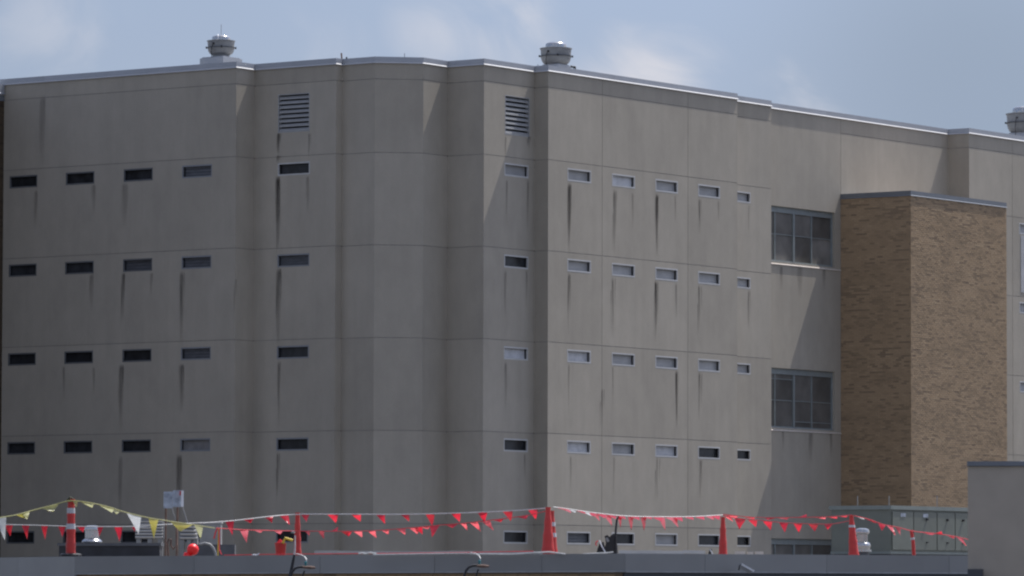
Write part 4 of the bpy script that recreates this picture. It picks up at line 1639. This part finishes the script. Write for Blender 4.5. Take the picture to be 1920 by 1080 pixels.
# long dark low duct at left
dk = 106.0
q0, q1 = at(114, 1040, dk), at(302, 1040, dk - 0.5)
duct = thing("roof_duct", "long low dark duct on the roof behind the left striped post", "duct", (q0[0], q0[1], ROOF_Z))
dz1 = z_at(1024, dk, 200)
c = (q0 + q1) / 2
ax_d = np.array([(q1 - q0) / np.linalg.norm(q1 - q0), np.array([0, 1.0, 0]), [0, 0, 1.0]])
mb = MB(); mb.box((c[0], c[1], (ROOF_Z + dz1) / 2), (np.linalg.norm(q1 - q0), 0.9, dz1 - ROOF_Z), ax_d); mb.build("duct_body", M['duct_black'], duct)
mb = MB(); mb.box((c[0], c[1], dz1 + 0.03), (np.linalg.norm(q1 - q0) + 0.06, 0.98, 0.06), ax_d); mb.build("duct_lid", M['galv_dark'], duct)
for xk in (150, 200, 262):
    q = at(xk, 1030, dk - 0.45)
    mb = MB(); mb.box((q[0], q[1] - 0.02, (ROOF_Z + dz1) / 2), (0.03, 0.03, dz1 - ROOF_Z - 0.01), ax_d); mb.build("duct_rib", M['duct_black'], duct)


# condenser boxes with louvres
def condenser(label, x0, x1, ytop, ybot, dist, slats, sloped):
    s = dist / F
    w = (x1 - x0) * s
    zt, zb = z_at(ytop, dist, x0), z_at(ybot, dist, x0)
    c = at((x0 + x1) / 2, 1000, dist)
    t = thing("condenser", label, "condenser", (c[0], c[1], ROOF_Z), "louvred condensers on the low roof")
    dpt = 0.5
    mb = MB()
    mb.box((c[0], c[1] + dpt / 2 + 0.05, (zt + zb) / 2), (w, dpt, zt - zb), None, taper=0.72 if sloped else 0.97)
    mb.build("casing", M['galv_dark'], t)
    h = (zt - zb)
    for k in range(slats):
        z = zb + h * (k + 0.5) / slats
        ww = w * (1 - (0.45 * (k / slats) ** 1.5 if sloped else 0.03))
        up = np.array([0, -math.sin(0.7), math.cos(0.7)])
        ax = np.array([[1.0, 0, 0], [0, math.cos(0.7), math.sin(0.7)], [0, -math.sin(0.7), math.cos(0.7)]])
        m_ = MB(); m_.box((c[0], c[1] + 0.02, z), (ww, 0.02, h / slats * 0.62), ax)
        m_.build("slat", M['alu'], t)
    m_ = MB(); m_.box((c[0], c[1] + dpt / 2, zt + 0.012), (w * (0.70 if sloped else 1.0), dpt, 0.022)); m_.build("lid", M['galv'], t)
    for k in (-1, 0.05, 1):
        m_ = MB(); m_.box((c[0] + k * w * 0.38, c[1] + 0.2, (ROOF_Z + zb) / 2), (0.10, 0.3, zb - ROOF_Z), None); m_.build("leg", M['galv'], t)


condenser("louvred grey condenser box behind the white pennant", 253, 306, 975, 1010, 113.0, 6, False)
condenser("smaller louvred condenser with sloping sides behind the twin boards", 337, 370, 985, 1012, 114.0, 4, True)

# twin boards on a frame
fb = thing("twin_board", "pair of weathered pale boards raised on a rusty pipe frame", "board stand", on_roof(326, 108))
for x0, x1, y0, y1, dd in ((307, 323.5, 922, 953, 108.0), (324.5, 344, 919.5, 950.5, 107.7)):
    c = at((x0 + x1) / 2, (y0 + y1) / 2, dd)
    mb = MB(); mb.box(c, ((x1 - x0) * dd / F, 0.10, (y1 - y0) * dd / F), np.array([[0.985, 0.17, 0], [-0.17, 0.985, 0], [0, 0, 1.0]]))
    bo = mb.build("board", M['paper_blue'], fb)
    cc = at(x1 - 2.2, (y0 + y1) / 2, dd - 0.09)
    if x0 > 320:
        mb = MB(); mb.box(cc, (0.04, 0.02, (y1 - y0) * dd / F * 0.96)); mb.build("pale_edge", M['white'], bo)
        cc = at(x1 - 6.0, y0 + 5, dd - 0.09)
        mb = MB(); mb.box(cc, (0.03, 0.02, 0.09)); mb.build("red_clip", M['red_paint'], bo)
for x0, y0, x1, y1, mk in ((311, 953, 310, 1060, 'rust'), (333, 950, 331, 1060, 'rust'), (342, 950, 353, 985, 'galv'), (322, 953, 329, 975, 'galv')):
    mb = MB(); mb.tube([at(x0, y0, 108.05), at(x1, y1, 108.05)], 0.022 if mk == 'rust' else 0.012, 8); mb.build("frame_pipe", M[mk], fb, True)
mb = MB()
mb.tube([at(316, 1050, 107.5), at(314, 1018, 107.5), at(317, 1010, 107.5), at(321, 1012, 107.5), at(320, 1022, 107.5), at(325, 1030, 107.5), at(331, 1022, 107.5),
         at(331, 990, 107.6)], 0.022, 8)
mb.build("coiled_hose", M['rust'], fb, True)

# pale cabinet with bent duct at (375-415)
cb = thing("pale_cabinet", "pale grey sheet metal cabinet with a curved pipe at its foot", "cabinet", on_roof(395, 112))
zt, zb = z_at(981, 112, 395), z_at(1021, 112, 395)
p0 = at(394, 1000, 112)
mb = MB(); mb.box((p0[0], p0[1] + 0.25, (zt + zb) / 2), (40 * 112 / F, 0.5, zt - zb)); mb.build("casing", M['galv'], cb)
mb = MB(); mb.box((p0[0], p0[1] + 0.25, zt + 0.012), (43 * 112 / F, 0.55, 0.022)); mb.build("lid", M['alu'], cb)
mb = MB(); mb.box((p0[0] + 0.1, p0[1] + 0.3, (zb + ROOF_Z) / 2), (0.9, 0.55, zb - ROOF_Z)); mb.build("plinth", M['galv_dark'], cb)
mb = MB(); mb.tube([at(374, 1021, 111.6), at(384, 1018.5, 111.6), at(394, 1021, 111.6), at(400, 1028, 111.6), at(404, 1037, 111.6), at(405, 1055, 111.6)], 0.028, 8)
mb.build("curved_pipe", M['galv'], cb, True)
sk = thing("wooden_stake", "thin leaning stake wrapped in red tape beside the pale cabinet", "stake", at(408, 1055, 105))
mb = MB(); mb.tube([at(408, 1058, 105), at(410, 990, 105)], 0.013, 6); mb.build("stake_body", M['yellow_paint'], sk)
mb = MB(); mb.tube([at(401, 1010, 104.9), at(404, 998, 104.9), at(408, 990, 104.9)], 0.016, 6)
mb.tube([at(411, 992, 104.9), at(411, 1030, 104.9), at(415, 1040, 104.9)], 0.014, 6); mb.build("tape_tail", M['red_tape'], sk)

# red ball
p = at(361.5, 1030.5, 98.0)
mb = MB()
prof = [(0.115 * math.sin(math.pi * k / 14) + 0.001, -0.115 * math.cos(math.pi * k / 14)) for k in range(15)]
mb.lathe(p, prof, 24)
bl = thing("red_buoy", "bright red round float resting behind the roof edge", "float", (p[0], p[1], ROOF_Z))
mb.build("float_body", M['ball_red'], bl, True)
mb = MB(); mb.lathe((p[0] - 0.10, p[1], p[2] - 0.125), [(0.09, 0), (0.07, 0.06), (0.03, 0.08)], 12); mb.build("float_foot", M['ball_red'], bl, True)

# red bucket with a yellow handle tool
bk = thing("red_bucket", "dark red bucket with a yellow tool sticking out left of the mast", "bucket", on_roof(526, 101))
p = at(526, 1035, 101)
zt = z_at(1019, 101, 526)
mb = MB(); mb.lathe((p[0], p[1], ROOF_Z), [(0.085, 0), (0.118, zt - ROOF_Z), (0.125, zt - ROOF_Z + 0.01), (0.105, zt - ROOF_Z + 0.012)], 20)
mb.build("bucket_body", M['red_paint'], bk, True)
mb = MB(); mb.tube([at(530, 1019, 100.9), at(535, 1009, 100.9), at(549, 1013.5, 100.9)], 0.028, 8); mb.build("tool_handle", M['yellow_paint'], bk)
mb = MB(); mb.tube([at(519, 1019, 101), at(525, 1012, 101), at(532, 1017, 101)], 0.02, 6)
mb.tube([at(522, 1019, 100.95), at(527, 1015, 100.95), at(533, 1014, 100.95)], 0.016, 6); mb.build("pink_rag", M['pink'], bk)

# black hoist with a mast
h_d = 100.0
hz = thing("roof_hoist", "black tarp covered hoist with an upright mast right of the cone pair", "hoist", on_roof(1146, h_d))
mb = MB()
r5 = random.Random(5)
prof = [(1131, 1042), (1134, 1026), (1136, 1018), (1133.5, 1005), (1139, 1003), (1143, 1007), (1147, 1002.5), (1152, 1004), (1154, 1012), (1157, 1024), (1157.5, 1042)]
vs = [at(x, y, h_d) for x, y in prof] + [at(x + 1.5, y + 1, h_d + 0.3) for x, y in prof]
k = len(prof)
mb.add(vs, [tuple(range(k))[::-1], tuple(range(k, 2 * k))] + [(i, (i + 1) % k, k + (i + 1) % k, k + i) for i in range(k)])
mb.build("covered_winch", M['black'], hz)
mb = MB()
prof = [(1117, 1042), (1120, 1030), (1124, 1019), (1132, 1016), (1134, 1026), (1131, 1042)]
vs = [at(x, y, h_d + 0.02) for x, y in prof] + [at(x, y, h_d + 0.25) for x, y in prof]
k = len(prof)
mb.add(vs, [tuple(range(k))[::-1], tuple(range(k, 2 * k))] + [(i, (i + 1) % k, k + (i + 1) % k, k + i) for i in range(k)])
mb.build("motor_box", M['black'], hz)
mb = MB(); mb.tube([at(1154.5, 1042, h_d), at(1154.5, 995, h_d), at(1156.5, 975, h_d), at(1160, 968, h_d)], [0.024, 0.022, 0.02, 0.012], 8); mb.build("mast", M['black'], hz)
mb = MB(); mb.tube([at(1123.5, 1013, h_d - 0.06), at(1129, 1025, h_d - 0.06), at(1137, 1039, h_d - 0.06)], 0.014, 6); mb.build("white_lever", M['white'], hz)
mb = MB(); mb.tube([at(1118, 1023, h_d - 0.05), at(1117.5, 1017, h_d - 0.05), at(1121, 1014, h_d - 0.05)], 0.012, 6); mb.build("pale_strap", M['pink'], hz)
mb = MB(); mb.box(at(1139, 1012, h_d - 0.02), (0.05, 0.03, 0.09), np.array([[0.9, 0, 0.43], [0, 1, 0], [-0.43, 0, 0.9]])); mb.build("metal_hook", M['galv'], hz)

# small clamp at (1332, 1034)
cl = thing("edge_clamp", "small black clamp with a white lever on the roof edge by the plain cone", "clamp", at(1332, 1040, 87.6))
mb = MB(); mb.box(at(1331.5, 1035, 87.6), (0.045, 0.06, 0.11), np.array([[0.96, 0, -0.25], [0, 1, 0], [0.25, 0, 0.96]])); mb.build("clamp_body", M['black'], cl)
mb = MB(); mb.tube([at(1331, 1030, 87.5), at(1339, 1042.5, 87.5)], 0.009, 6); mb.build("lever", M['white'], cl)

# things lying along the roof edge
EDGE = []


def edge_strip(label, pts, rr, mk, name="loose_rope", cat="cord", group=None):
    mb = MB(); mb.tube([at(*q) for q in pts], rr, 6)
    o = mb.build(name, M[mk]); seat(o, at(*pts[0])); tag(o, label, cat, group)
    return o


edge_strip("white cord lying on the roof edge under the cone pair",
           [(900, 1038.5, 86.4), (960, 1039.3, 86.3), (1000, 1036.5, 86.2), (1030, 1035, 86.2), (1060, 1039, 86.2)], 0.016, 'rope')
edge_strip("white cord lying along the roof edge left of the gooseneck bracket",
           [(700, 1040, 86.8), (760, 1039.0, 86.7), (820, 1038.0, 86.6), (872, 1037.5, 86.5), (900, 1039.5, 86.4)], 0.014, 'rope')
edge_strip("thin red cord trailing along the left roof edge",
           [(420, 1041, 87.6), (500, 1039.5, 87.4), (600, 1038.5, 87.2), (720, 1037.5, 87), (860, 1036, 86.7), (1000, 1033.5, 86.5)], 0.009, 'red_tape')
edge_strip("white cord running from the hoist foot to the left",
           [(1090, 1039.5, 86.2), (1115, 1037.5, 86.2), (1138, 1036.5, 86.2), (1150, 1035, 86.2)], 0.014, 'rope')
edge_strip("crumpled white cord piece left of the red bucket",
           [(473, 1040.5, 87.3), (477, 1040, 87.3), (480, 1041, 87.3), (484, 1039.5, 87.3), (486, 1037.5, 87.3)], 0.015, 'white')
edge_strip("crumpled white scrap cord below the lower pennant string",
           [(672, 1038, 87.0), (678, 1036.5, 87.0), (686, 1038, 87), (694, 1036, 87), (706, 1038, 87)], 0.016, 'rope')
# pale membrane flaps and pavers
for lbl, x0, x1, y0, y1, dd, mk, nm, ct in (
        ("long pale upstand strip behind the roof edge at centre", 1160, 1322, 1032.0, 1038, 88.5, 'alu', "upstand_strip", "strip"),
        ("pale board on the roof edge left of the green unit", 1486, 1558, 1040.8, 1044.2, 90.0, 'white', "pale_board", "board"),
        ("left paver of three beside the plain cone", 1378, 1397, 1033.2, 1039.5, 88.9, 'sill', "paver", "paver"),
        ("narrow middle paver of three beside the plain cone", 1401, 1412, 1034.2, 1039.5, 88.9, 'sill', "paver", "paver"),
        ("right paver of three beside the plain cone", 1416, 1431, 1033.5, 1039.5, 88.9, 'sill', "paver", "paver"),
        ("long grey upstand strip behind the roof edge left of the cone pair", 590, 1018, 1032.5, 1038.5, 88.8, 'alu_louvre', "upstand_strip", "strip")):
    a, b = at(x0, y0, dd), at(x1, y0, dd - (x1 - x0) * 0.0012)
    zt = a[2]; zb = float(at(x0, y1 + 3, dd)[2])
    c = (a + b) / 2
    ax = np.array([(b - a) / np.linalg.norm(b - a), [0, 1.0, 0], [0, 0, 1.0]])
    mb = MB()
    n_ = max(1, int((x1 - x0) / 40))
    for k in range(n_):
        q = a + (b - a) * (k + 0.5) / n_
        w = np.linalg.norm(b - a) / n_
        tilt = random.uniform(-0.02, 0.02) if n_ > 1 else 0.0
        ax2 = np.array([[ax[0][0], ax[0][1], tilt], [0, 1.0, 0], [-tilt, 0, 1.0]])
        mb.box((q[0], q[1], zt - 0.03 + random.uniform(-0.006, 0.004)), (w * 0.99, 0.20, 0.055), ax2)
    o = mb.build(nm, M[mk]); seat(o, (c[0], c[1], zb))
    tag(o, lbl, ct, "pavers on the roof edge" if nm == "paver" else None)


# gooseneck brackets rising in front of the fascia
def gooseneck(label, x, y, dist, mirror=1.0):
    t = thing("gooseneck_bracket", label, "bracket", at(x - 22, 1095, dist), "gooseneck brackets in front of the fascia")
    mb = MB()
    mb.tube([at(x - 29, y + 44, dist), at(x - 27.5, y + 22, dist), at(x - 24, y + 11, dist), at(x - 19, y + 5, dist), at(x - 12, y + 2.2, dist), at(x - 4, y + 1.5, dist),
             at(x + 4, y + 2, dist)], 0.020, 10)
    mb.build("bent_arm", M['black'], t, True)
    mb = MB()
    mb.tube([at(x - 4, y + 2.5, dist - 0.05), at(x + 8, y + 3, dist - 0.05), at(x + 19, y + 3.5, dist - 0.05)], [0.020, 0.028, 0.018], 10); mb.build("arm_plate", M['rust'], t, True)
    mb = MB()
    q = at(x + 1, y + 1, dist)
    mb.lathe(q, [(0.014, 0), (0.022, 0.015), (0.022, 0.035), (0.015, 0.045), (0.024, 0.055), (0.02, 0.075), (0.008, 0.085)], 14)
    mb.build("insulator", M['teal'], t, True)
    mb = MB(); mb.tube([at(x + 2, y - 6, dist), at(x + 3, y - 11, dist), at(x, y - 17, dist + 1.5), at(x - 8, y - 21, dist + 4), at(x - 16, y - 22.5, dist + 5)], 0.008, 6); mb.build("lead_wire", M['rope'], t, True)
    mb = MB(); mb.tube([at(x - 9, y + 40, dist), at(x - 4, y + 17, dist), at(x - 1, y + 9, dist)], 0.013, 8); mb.build("strut", M['black'], t, True)


gooseneck("black gooseneck bracket with teal insulator beside the tilted mast", 572, 1061, 81.0)
gooseneck("black gooseneck bracket with teal insulator below the centre fascia", 898, 1058.5, 81.5)
ms = thing("leaning_mast", "slim black and white leaning mast with glinting foil tip", "mast", at(541, 1110, 81.5))
mb = MB(); mb.tube([at(541, 1110, 81.5), at(545, 1075, 81.5), at(549, 1055, 81.5), at(552, 1040, 81.5)], [0.030, 0.027, 0.024, 0.018], 10); mb.build("lower_pole", M['black'], ms, True)
mb = MB(); mb.tube([at(552, 1040, 81.5), at(553.2, 1025, 81.5), at(553.4, 1004, 81.5)], [0.017, 0.012, 0.010], 8); mb.build("upper_rod", M['rope'], ms, True)
mb = MB()
p = at(550.5, 998, 81.5)
r6 = random.Random(3)
vs = [p + np.array([r6.uniform(-0.055, 0.055), r6.uniform(-0.02, 0.02), r6.uniform(-0.028, 0.028)]) for _ in range(12)]
mb.add(vs, [(0, 1, 2), (2, 3, 4), (4, 5, 6), (6, 7, 8), (8, 9, 10), (10, 11, 0), (1, 5, 9), (3, 7, 11)])
mb.build("foil_tip", M['spun'], ms)

# white flood light on the fascia
fl = thing("flood_light", "white tilted flood light mounted on the fascia at right", "flood light", at(1400, 1078, 86.9))
p = at(1402, 1064.5, 86.6)
th = math.radians(-29)
ax = np.array([[math.cos(th), 0, math.sin(th)], [0, 1.0, 0], [-math.sin(th), 0, math.cos(th)]])
mb = MB(); mb.box(p, (0.25, 0.16, 0.032), ax); mb.build("housing", M['white'], fl)
mb = MB(); mb.box(p - ax[2] * 0.045 - ax[0] * 0.02, (0.20, 0.12, 0.055), ax, taper=1.15); mb.build("lens_box", M['galv'], fl)
mb = MB(); mb.tube([p - ax[0] * 0.12, p - ax[0] * 0.12 + np.array([-0.03, 0.12, -0.02]), p + np.array([-0.14, 0.32, -0.03])], 0.014, 8); mb.build("mount_arm", M['galv_dark'], fl)

# ---------------------------------------------------------------- near penthouse wall at the right
nd = 62.0
nw0 = at(1813.5, 866, nd)
nz = nw0[2]
pent = thing("stucco_penthouse", "near mauve grey stucco wall with dark metal cap at the right frame edge", "wall", (nw0[0] + 1.2, nw0[1] + 1.5, GROUND_Z))
mb = MB()
W_, D_ = 3.0, 3.0
na = math.radians(-7.5)
NX = np.array([[math.cos(na), math.sin(na), 0], [-math.sin(na), math.cos(na), 0], [0, 0, 1.0]])
nc = nw0 + NX[0] * W_ / 2 + NX[1] * D_ / 2
mb.box((nc[0] + 0.006, nc[1], (nz - 0.055 + GROUND_Z) / 2), (W_, D_, nz - 0.055 - GROUND_Z), NX)
mb.build("stucco_wall", M['stucco'], pent)
mb = MB(); mb.box((nc[0] + 0.003, nc[1] - 0.01, nz - 0.022), (W_ + 0.012, D_ + 0.04, 0.058), NX); mb.build("wall_cap", M['coping_dark'], pent)
q = at(1814, 1067, nd - 0.2)
mb = MB(); mb.box((q[0] + 0.10, q[1], q[2] - 0.25), (0.185, 0.30, 0.5), NX); mb.build("parapet_end", M['fascia_dark'], pent)
